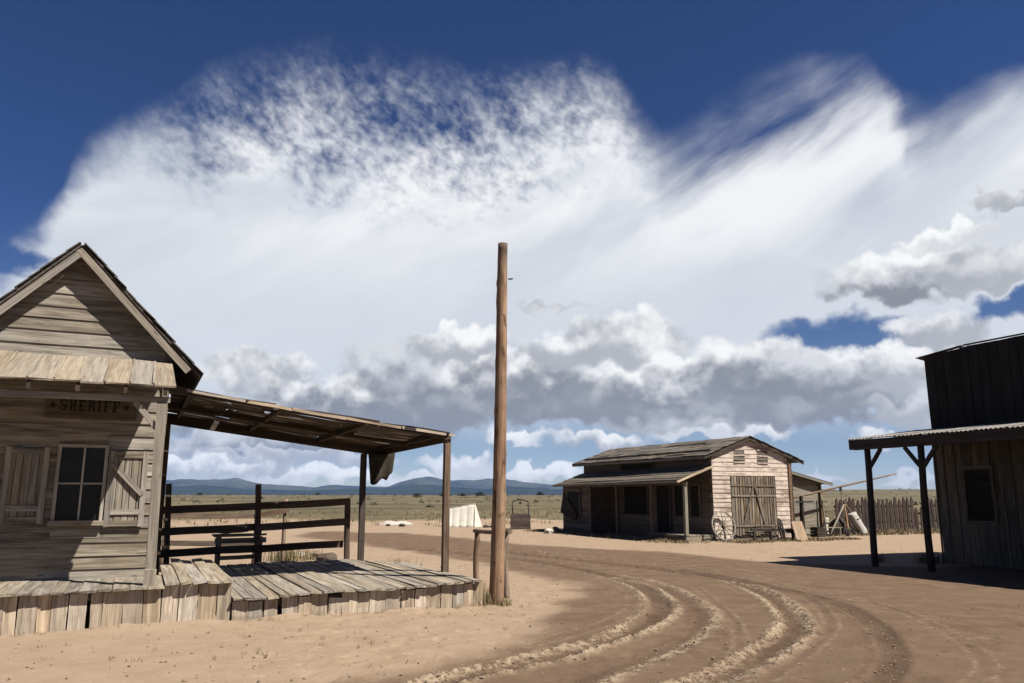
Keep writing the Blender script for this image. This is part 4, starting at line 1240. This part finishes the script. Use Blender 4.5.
    porch_roof = poly('porch_roof', [W(pr0 + .05, 23.82, pz0 + .02), W(pr0 + .05, 33.3, pz0 - .04), W(a0 - .02, 33.3, pz1 - .03), W(a0 - .02, 23.82, pz1 + .0)], -Z * .03, M_HOUSEW, t)
    for k in range(6):
        u0 = k / 6
        aa = pr0 + (a0 - pr0) * (u0 + .5 / 6); zz = pz0 + (pz1 - pz0) * (u0 + .5 / 6)
        board('roof_board', W(aa, 23.78, zz + .045), W(aa, 33.35, zz - .01), (A * (a0 - pr0) + Z * (pz1 - pz0 - .10)).normalized(), .34, .022, M_SHINGLE, porch_roof, 10, .006, .018)
    board('porch_beam', W(pf + .05, 23.85, 2.07), W(pf + .05, 33.2, 2.02), Z, .12, .08, M_HOUSEW, t, 5)
    board('porch_rake', W(pr0, 23.765, pz0 + .0), W(a0 - .03, 23.765, pz1 + .02), Z, .075, .025, M_SKIRT, t, 3)
    board('porch_fascia', W(pr0 - .015, 23.78, pz0 + .005), W(pr0 - .015, 33.35, pz0 - .05), Z, .08, .025, M_SHED, t, 6)
    # main roof: rows of shingle boards with worn patches
    for sd, edge in ((-1, a0 - .42), (1, a1 + .65)):
        run = abs(edge - am)
        fall = (za - ze) / (am - a0) * run
        slab = poly('roof', [W(am, b0 - .12, za + .02), W(am, b1 + .5, za + .02), W(edge, b1 + .5, za + .02 - fall), W(edge, b0 - .12, za + .02 - fall)], Z * .035, M_ROOFDARK, t)
        rows = 9
        wd = (A * (edge - am) - Z * fall).normalized()
        for r_ in range(rows):
            u = (r_ + .5) / rows
            aa = am + (edge - am) * u; zz = za + .055 - fall * u + .012
            bb = b0 - .16 - U(0, .03)
            while bb < b1 + .5:
                L = U(.7, 1.5); e = min(bb + L, b1 + .53)
                if U(0, 1) > .06:
                    board('shingle', W(aa, bb, zz + U(0, .018)), W(aa, e - .01, zz + U(0, .018)), wd, run / rows * 1.08 + U(-.03, .03), .016, M_SHINGLE, slab, 2, .015, .008)
                bb = e
        board('rake_board', W(am - .0, b0 - .13, za - .03), W(edge, b0 - .13, za - .03 - fall), Z, .08, .025, M_ROOFDARK, t, 4)
        if sd < 0: board('eave_fascia', W(edge + .005, b0 - .1, za - fall - .015), W(edge + .005, b1 + .45, za - fall - .015), Z, .09, .025, M_SHED, t, 5)
    # lean-to shed on the far side
    s0, s1, sb = 23.3, 26.3, 25.4
    sw = poly('shed_wall', [W(s0, sb + .03, -.05), W(s1, sb + .03, -.05), W(s1, sb + .03, 2.15), W(s0, sb + .03, 2.75)], B * .08, M_SHED, t)
    z = 0.05
    while z < 2.6:
        e = s1 if z + .2 < 2.15 else s0 + (2.72 - z - .2) / .6 * (s1 - s0)
        if e - s0 < .3: break
        board('siding_board', W(s0, sb, z + .1), W(e, sb, z + .1), Z, .205, .022, M_SHED, sw, 4, .005, .004); z += .2
    poly('shed_side', [W(s1, sb + .12, -.05), W(s1, 29, -.05), W(s1, 29, 2.15), W(s1, sb + .12, 2.15)], -A * .08, M_SHED, t)
    poly('shed_back', [W(s0, 29.02, -.05), W(s1, 29.02, -.05), W(s1, 29.02, 2.15), W(s0, 29.02, 2.75)], B * .08, M_SHED, t)
    poly('shed_roof', [W(s0 - .1, sb - .22, 2.86), W(s1 + .5, sb - .22, 2.10), W(s1 + .5, 29.3, 2.10), W(s0 - .1, 29.3, 2.86)], Z * .05, M_ROOFDARK, t)
    board('shed_rake', W(s0 - .1, sb - .24, 2.83), W(s1 + .47, sb - .24, 2.07), Z, .10, .025, M_SHED, t, 4)
    board('shed_post', W(s1 - .08, sb - .06, 0), W(s1 - .08, sb - .06, 2.1), A, .1, .06, M_BROWN, t, 3)
build_house()

# ------------------------------------------------------------------ yard clutter by the house
def on_b(x, y, b):
    d = ray(x, y); t = (b - 0) / d.dot(B)
    return Vector((0, 0, CAM_H)) + d * t
def wheel(name, label, c, axis_, up, r, mat, spokes=12, group=None):
    t = thing(name, label, 'wheel', c - Vector(up) * r, group)
    ax = Vector(axis_).normalized(); up = Vector(up).normalized(); sd = ax.cross(up)
    v, f = [], []
    n = 28
    for i in range(n):
        an = 2 * math.pi * i / n
        d = up * math.cos(an) + sd * math.sin(an)
        for (rr, h) in ((r, -.025), (r, .025), (r - .055, .025), (r - .055, -.025)):
            v.append(d * rr + ax * h)
    for i in range(n):
        a, b = i * 4, ((i + 1) % n) * 4
        for k in range(4): f.append((a + k, b + k, b + (k + 1) % 4, a + (k + 1) % 4))
    link('rim', mesh('rim', v, f), mat, t, Matrix.Translation(c))
    for i in range(spokes):
        an = 2 * math.pi * i / spokes
        d = up * math.cos(an) + sd * math.sin(an)
        log('spoke', c + d * .05, c + d * (r - .04), .018, .016, mat, t, 6, 2)
    log('hub', c - ax * .09, c + ax * .09, .075, .06, mat, t, 10, 2)
def build_clutter():
    bw = 23.55
    c = on_b(723.5, 525, 23.55); lean = (Z * .97 + B * .22).normalized()
    c.z = .555
    wheel('wagon_wheel', 'pale weathered wagon wheel leaning on the whitewashed gable', c, (B - Z * .22), lean, .54, M_SIDING, 12)
    # old drag sled: beam on short legs before the barn door
    t = thing('drag_sled', 'old iron and timber sled with long beam before the barn doors', 'sled', W(21.3, 23.0, 0))
    board('beam', W(20.25, 22.95, .42), W(22.35, 22.95, .36), Z, .09, .09, M_DARKW, t, 4)
    board('beam', W(20.35, 23.25, .33), W(22.3, 23.25, .33), Z, .08, .08, M_BARNDOOR, t, 4)
    for a in (20.35, 21.12, 22.2):
        board('leg', W(a, 22.92, -.04), W(a, 22.92, .36), A, .08, .08, M_DARKW, t, 2)
        board('cross_bar', W(a, 22.9, .30), W(a, 23.35, .30), Z, .06, .06, M_DARKW, t, 2)
    c = on_b(781, 524, 22.9); c.z = .40
    wheel('cart_wheel', 'dark iron-tyred cart wheel beside the barn doors', c, (B * .8 - A * .6 - Z * .2), (Z * .96 + B * .2).normalized(), .41, M_DARKW, 10)
    b = thing('board_stack', 'pale tan wooden panel leaning in front of the dark cart wheel', 'boards', W(22.5, 22.5, 0))
    for k in range(3):
        p = W(22.12 + k * .172, 22.55, -.01)
        board('panel_board', p, p + Z * .70 + B * .20 - A * .06, A, .18, .025, M_CRATE, b, 2)
    g = thing('grind_post', 'thin dark post with cross arm beside the grey shed', 'post', W(24.6, 24.7, 0))
    board('upright', W(24.55, 24.75, -.05), W(24.55, 24.75, 1.62), A, .09, .09, M_DARKW, g, 3)
    board('cross_arm', W(24.2, 24.68, 1.38), W(25.1, 24.68, 1.38), Z, .06, .05, M_DARKW, g, 2)
    bx = thing('dark_crate', 'low dark wooden crate on the ground before the grey shed', 'crate', W(24.9, 24.3, 0))
    p = W(24.75, 24.35, 0)
    for k in range(3):
        board('side_board', W(24.72, 24.2, .06 + k * .12), W(25.2, 24.2, .06 + k * .12), Z, .11, .02, M_DARKW, bx, 2)
        board('side_board', W(24.72, 24.55, .06 + k * .12), W(25.2, 24.55, .06 + k * .12), Z, .11, .02, M_DARKW, bx, 2)
        board('end_board', W(24.73, 24.22, .06 + k * .12), W(24.73, 24.53, .06 + k * .12), Z, .11, .02, M_DARKW, bx, 2)
        board('end_board', W(25.19, 24.22, .06 + k * .12), W(25.19, 24.53, .06 + k * .12), Z, .11, .02, M_DARKW, bx, 2)
    board('lid', W(24.7, 24.38, .375), W(25.22, 24.38, .375), B, .38, .02, M_DARKW, bx, 2)
    # well sweep: long pole balanced on a forked post
    sw = thing('sweep_pole', 'long thin pole slanting up to the right over the yard fence', 'pole', W(26.2, 25.0, 0))
    q0, q1 = on_b(786, 500, 24.9), on_b(897, 473, 24.9)
    log('arm', q0, q1, .045, .028, M_LOG, sw, 8, 8, .05, .02)
    qm = on_b(800, 496.5, 24.9)
    log('fork_post', Vector((qm.x, qm.y, -.1)), qm + Z * .02, .06, .05, M_DARKW, sw, 8, 4)
    qh = on_b(840.5, 487, 24.9)
    board('hook_block', qh + Z * .04, qh - Z * .16, A, .10, .06, M_DARKW, sw, 2)
    log('hook_chain', qh - Z * .15, qh - Z * .60, .012, .012, M_RUST, sw, 5, 3, .1, .006)
    # tripod with sacks
    base = on_b(848, 532, 25.3); base.z = 0
    tp = thing('pole_tripod', 'three-legged pole frame with sacking before the picket fence', 'tripod', base)
    ap = on_b(844.5, 503, 25.3)
    for px_, py_, bb in ((829, 530, 25.0), (868, 532, 25.0), (848.5, 533, 24.7), (846, 525, 26.2)):
        foot = on_b(px_, py_, bb); foot.z = -.03
        d = (ap - foot)
        log('leg', foot, foot + d * 1.06, .045, .035, M_LOG if px_ != 829 else M_SHED, tp, 7, 4)
    p = blob_mesh('rubble_heap', .55, 3, 3, .45, .75)
    o = link('rubble_heap', p, M_DARKW, None, Matrix.Translation(on_b(838, 528, 25.6).xy.to_3d() + Z * .22))
    tag(o, 'dark heap of junk under the pole tripod', 'heap')
    def bundle(label, foot, top, r0, r1, mat):
        t_ = thing('canvas_bundle', label, 'bundle', foot)
        log('roll', foot, top, r0, r1, mat, t_, 14, 9, .12, .03)
        d_ = top - foot
        for u_ in (.25, .7):
            log('cord', foot + d_ * u_, foot + d_ * (u_ + .03), (r0 + (r1 - r0) * u_) * 1.12, (r0 + (r1 - r0) * u_) * 1.12, M_BROWN, t_, 12, 1, .04, 0)
    f0 = on_b(862, 530, 24.95); f0.z = -.02
    bundle('large pale canvas roll leaning right of the pole tripod', f0, f0 + Z * .92 - A * .34 + B * .12, .20, .17, M_TARP)
    f0 = on_b(826, 528, 25.2); f0.z = -.02
    bundle('small white canvas roll leaning left of the pole tripod', f0, f0 + Z * .72 + A * .14 + B * .1, .14, .10, M_CANVAS)
    lb = thing('leaning_pole', 'weathered pole leaning on the corner of the grey shed', 'pole', W(26, 25.2, 0))
    log('shaft', on_b(827, 529, 25.1).xy.to_3d() - Z * .02, on_b(821, 495, 25.25), .04, .03, M_SHED, lb, 7, 4)
    pb = thing('plank_trestle', 'low plank trestle beside the dark crate at the shed', 'trestle', W(25.7, 24.6, 0))
    board('top_plank', W(25.25, 24.5, .36), W(26.35, 24.5, .34), B, .22, .03, M_SHED, pb, 3)
    for a in (25.4, 26.2):
        for b_ in (24.42, 24.58):
            board('leg', W(a, b_, -.03), W(a, b_, .35), A, .05, .05, M_SHED, pb, 2)
    wheel('barrow_wheel', 'small solid dark barrow wheel before the plank trestle', W(26.25, 24.1, .16), B - A * .3, Z, .17, M_DARKW, 6)
    # picket fence
    def pickets(label, x0, x1, b_, hts, sparse=False):
        pa, pb_ = on_b(x0, 520, b_), on_b(x1, 520, b_)
        a_0, a_1 = pa.dot(A), pb_.dot(A)
        t = thing('picket_fence', label, 'fence', W((a_0 + a_1) / 2, b_, 0), 'stockade fence behind the yard')
        a = a_0
        while a < a_1:
            w = U(.21, .25)
            h = hts * U(.92, 1.06)
            c = a + w / 2; dz = U(-.03, .03)
            pr = w * .46
            pts = [(c - pr, -.05), (c + pr, -.05), (c + pr + dz, h - .26), (c + pr * .6 + dz, h - .09), (c + dz, h), (c - pr * .6 + dz, h - .10), (c - pr + dz, h - .27)]
            org = W(c, b_, 0)
            v = [(z_, (x_ - c), -.02) for x_, z_ in pts] + [(z_, (x_ - c), .02) for x_, z_ in pts]
            n = len(pts)
            f = [tuple(range(n)), tuple(range(2 * n - 1, n - 1, -1))] + [(i + n, (i + 1) % n + n, (i + 1) % n, i)[::-1] for i in range(n)]
            Mx = Matrix((Z, A, -B)).transposed().to_4x4()
            Mx = Matrix((Z, A, Z.cross(A))).transposed().to_4x4(); Mx.translation = org
            link('picket', mesh('picket', v, f), M_PICKET, t, Mx)
            a += w + U(.03, .07) + (.12 if sparse else 0)
        for z_ in (.4, 1.1):
            board('rail', W(a_0, b_ + .06, z_ * hts / 1.5), W(a_1, b_ + .06, z_ * hts / 1.5), Z, .09, .05, M_PICKET, t, 4)
    pickets('long run of dark round-topped pickets behind the pole tripod', 836, 914, 27.2, 1.53)
    pickets('gappy run of short crooked pickets between the awning posts', 915, 927, 27.4, 1.05, True)
    pickets('short run of dark pickets against the corner of the store', 928, 952, 27.2, 1.55)
build_clutter()

# ------------------------------------------------------------------ things out on the flat
def build_tent():
    gl, gr = ground_at(445, 527), ground_at(482, 527)
    t = thing('canvas_tent', 'small white canvas ridge tent out on the flat', 'tent', (gl + gr) / 2)
    right = (gr - gl).normalized(); back = Vector((-right.y, right.x, 0))
    L = (gr - gl).length
    hl, hr = .92, 1.22
    cols, rows = 33, 8
    v, f = [], []
    for sd in (0, 1):
        base = len(v)
        for j in range(rows + 1):
            w = j / rows
            for i in range(cols + 1):
                u = i / cols
                rx = u * (L - .40)
                top = gl + right * rx + back * .75 + Z * (hl + (hr - hl) * u)
                bot = gl + right * rx + back * (0 if sd == 0 else 1.5) - Z * .02
                p = top.lerp(bot, w)
                fold = abs(math.sin(u * math.pi * 4 + .4)) ** .22
                off = (-.16 + .17 * fold) * (.25 + .75 * w) * (1 if w < .99 else .9)
                p += back * (-off if sd == 0 else off) - Z * .03 * math.sin(math.pi * w)
                v.append(p)
        for j in range(rows):
            for i in range(cols):
                q = base + j * (cols + 1) + i
                f.append((q, q + 1, q + cols + 2, q + cols + 1) if sd else (q + cols + 1, q + cols + 2, q + 1, q))
    org = (gl + gr) / 2
    o = link('canvas', mesh('canvas', [p - org for p in v], f, True), M_CANVAS, t, Matrix.Translation(org))
    s = o.modifiers.new('thick', 'SOLIDIFY'); s.thickness = .012
    e0 = gl + right * (L - .40) + back * .75 + Z * (hr - .01)
    poly('end_flap', [e0, gl + right * (L - .40) + back * -.0, gr + back * .5], (right * .3 - back).normalized() * -.012, M_CANVAS, t)
    poly('end_flap', [e0, gr + back * .5, gl + right * (L - .40) + back * 1.5], (right + back * .3).normalized() * -.012, M_CANVAS, t)
    log('ridge_pole', gl + back * .75 + Z * (hl - .03) - right * .03, e0 - Z * .02 + right * .05, .025, .025, M_LOG, t, 6, 2)
build_tent()
def build_well():
    c = ground_at(520.5, 529.5) + Vector((0, .45, 0))
    t = thing('water_well', 'square board well curb with a bent hoop frame', 'well', c)
    r = .47
    for k in range(4):
        d = [Vector((1, 0, 0)), Vector((0, 1, 0))][k % 2]; n = [Vector((0, -1, 0)), Vector((1, 0, 0)), Vector((0, 1, 0)), Vector((-1, 0, 0))][k]
        for q in range(4):
            e = r + (.02 if k % 2 == 0 else -.03)
            board('curb_board', c + n * r - d * e + Z * (.08 + q * .185), c + n * r + d * e + Z * (.08 + q * .185), Z, .175, .035, M_HOUSEW, t, 3, .006, .006)
    poly('well_water', [c + Vector((-r + .05, -r + .05, .1)), c + Vector((r - .05, -r + .05, .1)), c + Vector((r - .05, r - .05, .1)), c + Vector((-r + .05, r - .05, .1))], Z * .02, M_VOID, t)
    for s in (-1, 1):
        log('hoop_post', c + Vector((s * .36, 0, 0)), c + Vector((s * .40, 0, 1.30)), .035, .03, M_DARKW, t, 7, 4)
    pts = [c + Vector((.40 * math.cos(an), 0, 1.28 + .13 * math.sin(an))) for an in np.linspace(0, math.pi, 9)]
    for p, q in zip(pts[:-1], pts[1:]): log('hoop_piece', p, q, .03, .03, M_DARKW, t, 6, 1, .02, 0)
    log('pulley', c + Vector((0, -.03, 1.27)), c + Vector((0, .03, 1.27)), .07, .07, M_RUST, t, 10, 1, .01, 0)
build_well()
def build_tarp():
    c = ground_at(396, 524.5)
    v, f = [], []
    n, m_ = 22, 10
    for j in range(m_ + 1):
        for i in range(n + 1):
            x, y = (i / n - .5) * 1.75, (j / m_ - .5) * 1.5
            e = min(1, 4 * min(i / n, 1 - i / n)) * min(1, 3 * min(j / m_, 1 - j / m_))
            z = .015 + e * (.10 + .14 * float(fbm(np.array([x * 2.2]), np.array([y * 2.2]), 71, 3)[0]))
            v.append((x + .08 * math.sin(y * 5), y + .1 * math.sin(x * 4), z))
    for j in range(m_):
        for i in range(n):
            q = j * (n + 1) + i
            f.append((q, q + 1, q + n + 2, q + n + 1))
    me = mesh('ground_tarp', v, f, True)
    o = link('ground_tarp', me, M_TARP, None, Matrix.Translation(c))
    s = o.modifiers.new('thick', 'SOLIDIFY'); s.thickness = .015; s.offset = -1
    tag(o, 'crumpled whitish tarp lying on the ground left of the tent', 'tarp')
    for k, (px_, py_, r, lb) in enumerate(((388, 526, .13, 'dark stone against the left of the whitish tarp'), (402, 526.5, .17, 'larger dark stone against the right of the whitish tarp'), (486, 527.5, .15, 'dark stone just right of the tent'), (491, 527.5, .12, 'dark stone beside the pole, second from the tent'))):
        q = link('field_stone', blob_mesh('field_stone', r, 40 + k, 2, .4, .6), M_DARKW, None, Matrix.Translation(ground_at(px_, py_) + Z * r * .35))
        tag(q, lb, 'stone', 'dark stones on the flat')
build_tarp()

# rocks and dry brush at the back right of the deck
def build_rocks():
    for k, (px_, py_, r, m_, lb) in enumerate(((302, 556, .17, M_TARP, 'pale stone in the dry brush behind the deck'), (318, 557, .22, M_STONE, 'brown stone right of the pale one behind the deck'),
                                               (326, 561, .24, M_HOUSEW, 'dark rounded stone at the back corner of the deck'), (549, 531.5, .2, M_TARP, 'pale stone left of the old house, nearest the well'), (556, 531, .28, M_STONE, 'low tan stone left of the old house'))):
        p = ground_at(px_, py_ + 2)
        q = link('field_stone', blob_mesh('field_stone', r, 60 + k, 2, .45, .7), m_, None, Matrix.Translation(p + Z * r * .3))
        tag(q, lb, 'stone')
build_rocks()

# ------------------------------------------------------------------ weeds and grasses
def tuft_geo(rr, n, h, spread, w=.008):
    v, f = [], []
    for _ in range(n):
        x, y = rr.gauss(0, spread), rr.gauss(0, spread)
        an = rr.uniform(0, 6.28); hh = h * rr.uniform(.45, 1.1); lean = rr.uniform(.1, .7) * hh
        dx, dy = math.cos(an), math.sin(an)
        ww = w * rr.uniform(.6, 1.3)
        b = len(v)
        v += [(x - dy * ww, y + dx * ww, -.02), (x + dy * ww, y - dx * ww, -.02),
              (x + dx * lean * .4 + dy * ww * .7, y + dy * lean * .4 - dx * ww * .7, hh * .6), (x + dx * lean * .4 - dy * ww * .7, y + dy * lean * .4 + dx * ww * .7, hh * .6),
              (x + dx * lean, y + dy * lean, hh)]
        f += [(b, b + 1, b + 2, b + 3), (b + 3, b + 2, b + 4)]
    return v, f
def weed(label, p, n, h, spread, mat, w=.008):
    rr = random.Random(int(p.x * 100) + int(p.y * 10))
    v, f = tuft_geo(rr, n, h, spread, w)
    o = link('weed_tuft', mesh('weed_tuft', v, f), mat, None, Matrix.Translation(p))
    tag(o, label, 'weed', 'dry weed tufts')
weed('grey-green weeds at the foot of the tall pole, left side', W(5.0, 11.72, 0), 260, .24, .11, M_WEED, .004)
weed('dry weeds between the deck corner and the tall pole', W(4.95, 12.0, 0), 220, .34, .10, M_WEED, .004)
weed('low weeds in front of the tall pole', W(5.22, 11.46, 0), 120, .12, .06, M_WEED, .004)
weed('pale dry weeds behind the right end of the deck', W(5.0, 16.6, 0), 160, .38, .22, M_WEED)
weed('dry brush among the stones behind the deck', ground_at(296, 560), 200, .36, .28, M_WEED)
weed('greenish brush left of the stones behind the deck', ground_at(282, 561), 140, .4, .2, M_GREENWEED)
weed('weeds at the corner of the store by the second awning post', W(18.0, 14.05, 0), 260, .26, .14, M_GREENWEED, .006)
weed('small dry weed between the two awning posts', W(17.2, 14.8, 0), 40, .25, .07, M_WEED)
def build_grass():
    rr = random.Random(5)
    v, f = [], []
    spots = []
    for _ in range(260):   # along the house front
        b = rr.uniform(22.6, 34); a = 17.3 + rr.gauss(0, .35) - (0 if b > 23.2 else -rr.uniform(0, 6)); spots.append((W(a, b), .09))
    for _ in range(420):   # strip before the picket fence
        spots.append((W(rr.uniform(25.5, 37), rr.uniform(24.2, 27.0)), .12))
    for _ in range(350):
        spots.append((W(rr.uniform(19, 25), 22.9 + rr.gauss(0, .35)), .07))
    for _ in range(1500):  # thinning out on to the flat
        d = 42 + 50 * rr.random() ** .7; an = math.radians(rr.uniform(-34, 38))
        spots.append((Vector((d * math.sin(an), d * math.cos(an), 0)), .24))
    for _ in range(90):   # at the foot of the skirt boards
        spots.append((W(rr.uniform(-2.6, 4.9), 11.48 - abs(rr.gauss(0, .05))), .06))
    for _ in range(50):   # stray stalks on the sand
        spots.append((W(rr.uniform(-1, 6), rr.uniform(9, 11.3)), .035))
    for p, h in spots:
        tv, tf = tuft_geo(rr, 9, h * rr.uniform(.5, 1.4), .12 if p.length > 18 else .03, .016 if p.length > 18 else .003)
        b = len(v)
        z = float(terrain_far(np.array([p.x]), np.array([p.y]))[0]) if p.length > 100 else 0
        v += [(x + p.x, y + p.y, q + z) for x, y, q in tv]
        f += [tuple(i + b for i in q) for q in tf]
    o = link('dry_grass', mesh('dry_grass', v, f), M_WEED)
    tag(o, 'thin dry grass along the house, the fence and the flat', 'grass', kind='stuff')
build_grass()
def clump(rr, r, h, n):
    """bush as a cloud of small leaf faces round a few stems"""
    v, f = [], []
    for _ in range(n):
        th = rr.uniform(0, 6.28); ph = math.acos(rr.uniform(-.2, 1)); q = rr.uniform(.55, 1.0) * (1 + .25 * math.sin(th * 3 + ph * 4))
        c = Vector((r * q * math.sin(ph) * math.cos(th), r * q * math.sin(ph) * math.sin(th), h * (.12 + .85 * q * max(0, math.cos(ph)))))
        s = r * rr.uniform(.14, .30)
        ax = Vector((rr.gauss(0, 1), rr.gauss(0, 1), rr.gauss(0, 1))).normalized()
        e1 = ax.orthogonal().normalized() * s; e2 = ax.cross(e1).normalized() * s * .6
        b = len(v)
        v += [c - e1, c + e2, c + e1, c - e2]; f.append((b, b + 1, b + 2, b + 3))
    return v, f
M_SCRUB = plain('scrub_leaf', (0.028, 0.036, 0.016), (0.085, 0.085, 0.038), .05, 1.0, 0, .2, spec=0.05)
M_CLOD = plain('dry_clod', (0.17, 0.11, 0.07), (0.48, 0.365, 0.25), 7, 0.95, .3)
def build_scrub():
    rr = random.Random(9)
    v, f = [], []
    for k in range(3000):
        d = 110 * (14 ** rr.random()) ; an = math.radians(rr.uniform(-40, 44))
        if rr.random() < .5: d = rr.uniform(700, 2600)
        if d < 320 and rr.random() < .5: continue
        r = (.2 + .5 * rr.random() ** 2.5) * (1 + min(d, 1500) / 700) * (1.6 if rr.random() < .15 else 1)
        x, y = d * math.sin(an), d * math.cos(an)
        z = float(terrain_far(np.array([x]), np.array([y]))[0])
        cv, cf = clump(rr, r, r * rr.uniform(.8, 1.3), 16 if d > 300 else 30)
        b = len(v)
        v += [(p.x + x, p.y + y, p.z + z - .1) for p in cv]; f += [tuple(i + b for i in q) for q in cf]
    o = link('scrub', mesh('scrub', v, f), M_SCRUB)
    tag(o, 'dark green scrub dotted over the far plain', 'scrub', kind='stuff')
build_scrub()
def build_far_trees():
    rr = random.Random(21)
    data = []
    for k in range(3):
        tv, tf = clump(rr, 1.0, 1.25, 150)
        data.append(mesh('crown', tv, tf))
    spots = [(417, 497.2, 'lone dark tree on the plain left of the tent, over the canopy post'), (445, 496.4, 'dark tree at the foot of the hills behind the canopy front post'), (463, 497.6, 'broad dark tree on the plain above the tent'),
             (480, 496.5, 'small dark tree on the plain between tent and tall pole'), (540, 497.8, 'dark tree on the plain above the well'), (200, 496.6, 'small dark tree on the plain above the rail fence, left post'),
             (318, 497.0, 'dark tree on the plain above the rail fence, right end')]
    for k, (x, y, lb) in enumerate(spots):
        D = 420.0 + 60 * k
        d = ray(x, 495); d.z = 0; d.normalize()
        p = d * D; p.z = float(terrain_far(np.array([p.x]), np.array([p.y]))[0])
        s = rr.uniform(1.6, 2.6)
        t = thing('plain_tree', lb, 'tree', p, 'scattered trees on the plain')
        log('trunk', p - Z * .2, p + Z * s * .9, .16, .08, M_DARKW, t, 6, 2)
        link('crown', data[k % 3], M_SCRUB, t, Matrix.Translation(p + Z * .35) @ Matrix.Diagonal((s * 1.3, s * 1.1, s, 1)))
build_far_trees()
def build_pebbles():
    rr = random.Random(77)
    v, f = [], []
    base = [Vector(q).normalized() for q in ((1, 0, 0), (-1, 0, 0), (0, 1, 0), (0, -1, 0), (0, 0, 1), (0, 0, -1))]
    tri = [(0, 2, 4), (2, 1, 4), (1, 3, 4), (3, 0, 4), (2, 0, 5), (1, 2, 5), (3, 1, 5), (0, 3, 5)]
    for _ in range(3600):
        d = 7.2 + 24 * rr.random() ** 1.6; an = math.radians(rr.uniform(-34, 36))
        x, y = d * math.sin(an), d * math.cos(an)
        p = Vector((x, y, 0)); a, b_ = p.dot(A), p.dot(B)
        if b_ > 11.35 and a < 4.95 and b_ < 17.2: continue
        if a > 17.4 and (b_ < 14.4 or b_ > 23): continue
        r = .004 + .017 * rr.random() ** 4
        q = len(v)
        an2 = rr.uniform(0, 6.28); cs, sn = math.cos(an2), math.sin(an2)
        for c in base:
            s = r * rr.uniform(.7, 1.3)
            px_, py_ = c.x * s * 1.3, c.y * s
            v.append((x + px_ * cs - py_ * sn, y + px_ * sn + py_ * cs, c.z * s * .7 + .004))
        f += [tuple(i + q for i in t) for t in tri]
    o = link('pebbles', mesh('pebbles', v, f), M_STONE)
    tag(o, 'small pebbles and clods strewn over the dirt yard', 'pebbles', kind='stuff')
build_pebbles()

def build_clods():
    rr = random.Random(31)
    v, f = [], []
    base = [(1, 0, 0), (-1, 0, 0), (0, 1, 0), (0, -1, 0), (0, 0, 1), (0, 0, -1)]
    tri = [(0, 2, 4), (2, 1, 4), (1, 3, 4), (3, 0, 4), (2, 0, 5), (1, 2, 5), (3, 1, 5), (0, 3, 5)]
    for path, hw in TRACK_PATHS:
        for k in range(len(path) - 1):
            p, q = path[k], path[k + 1]
            L = float(np.hypot(*(q - p)))
            far = float(np.hypot(*p))
            for _ in range(int(L * (70 if far < 13 else 25))):
                t = rr.random(); n = np.array([-(q - p)[1], (q - p)[0]]) / (L + 1e-9)
                c = p + (q - p) * t + n * rr.gauss(0, hw * .75)
                r = .004 + .012 * rr.random() ** 4
                b = len(v); an = rr.uniform(0, 6.28); cs, sn = math.cos(an), math.sin(an)
                z = GROUND_Z(c[0], c[1])
                for x, y, w in base:
                    s_ = r * rr.uniform(.6, 1.35)
                    v.append((c[0] + (x * cs - y * sn) * s_ * 1.25, c[1] + (x * sn + y * cs) * s_, z + w * s_ * .8 + r * .25))
                f += [tuple(i + b for i in t_) for t_ in tri]
    o = link('soil_clods', mesh('soil_clods', v, f), M_CLOD)
    tag(o, 'crumbled soil clods thrown up along the wheel tracks', 'clods', kind='stuff')
build_clods()

# ------------------------------------------------------------------ haze
def build_haze():
    x0, x1, y0, y1, z0, z1 = -9800, 9800, -450, 9900, -14, 420
    v = [(x, y, z) for z in (z0, z1) for x, y in ((x0, y0), (x1, y0), (x1, y1), (x0, y1))]
    f = [(3, 2, 1, 0), (4, 5, 6, 7), (0, 1, 5, 4), (1, 2, 6, 5), (2, 3, 7, 6), (3, 0, 4, 7)]
    m = bpy.data.materials.new('haze'); m.use_nodes = True
    nt = m.node_tree; nt.nodes.clear()
    out = nt.nodes.new('ShaderNodeOutputMaterial')
    vol = nt.nodes.new('ShaderNodeVolumePrincipled')
    vol.inputs['Color'].default_value = (0.30, 0.50, 1.0, 1)
    vol.inputs['Density'].default_value = 3.4e-5
    vol.inputs['Anisotropy'].default_value = 0.0
    nt.links.new(vol.outputs[0], out.inputs['Volume'])
    o = link('haze', mesh('haze', v, f), m)
    tag(o, 'thin blue air haze over the plain', 'haze', kind='stuff')
build_haze()
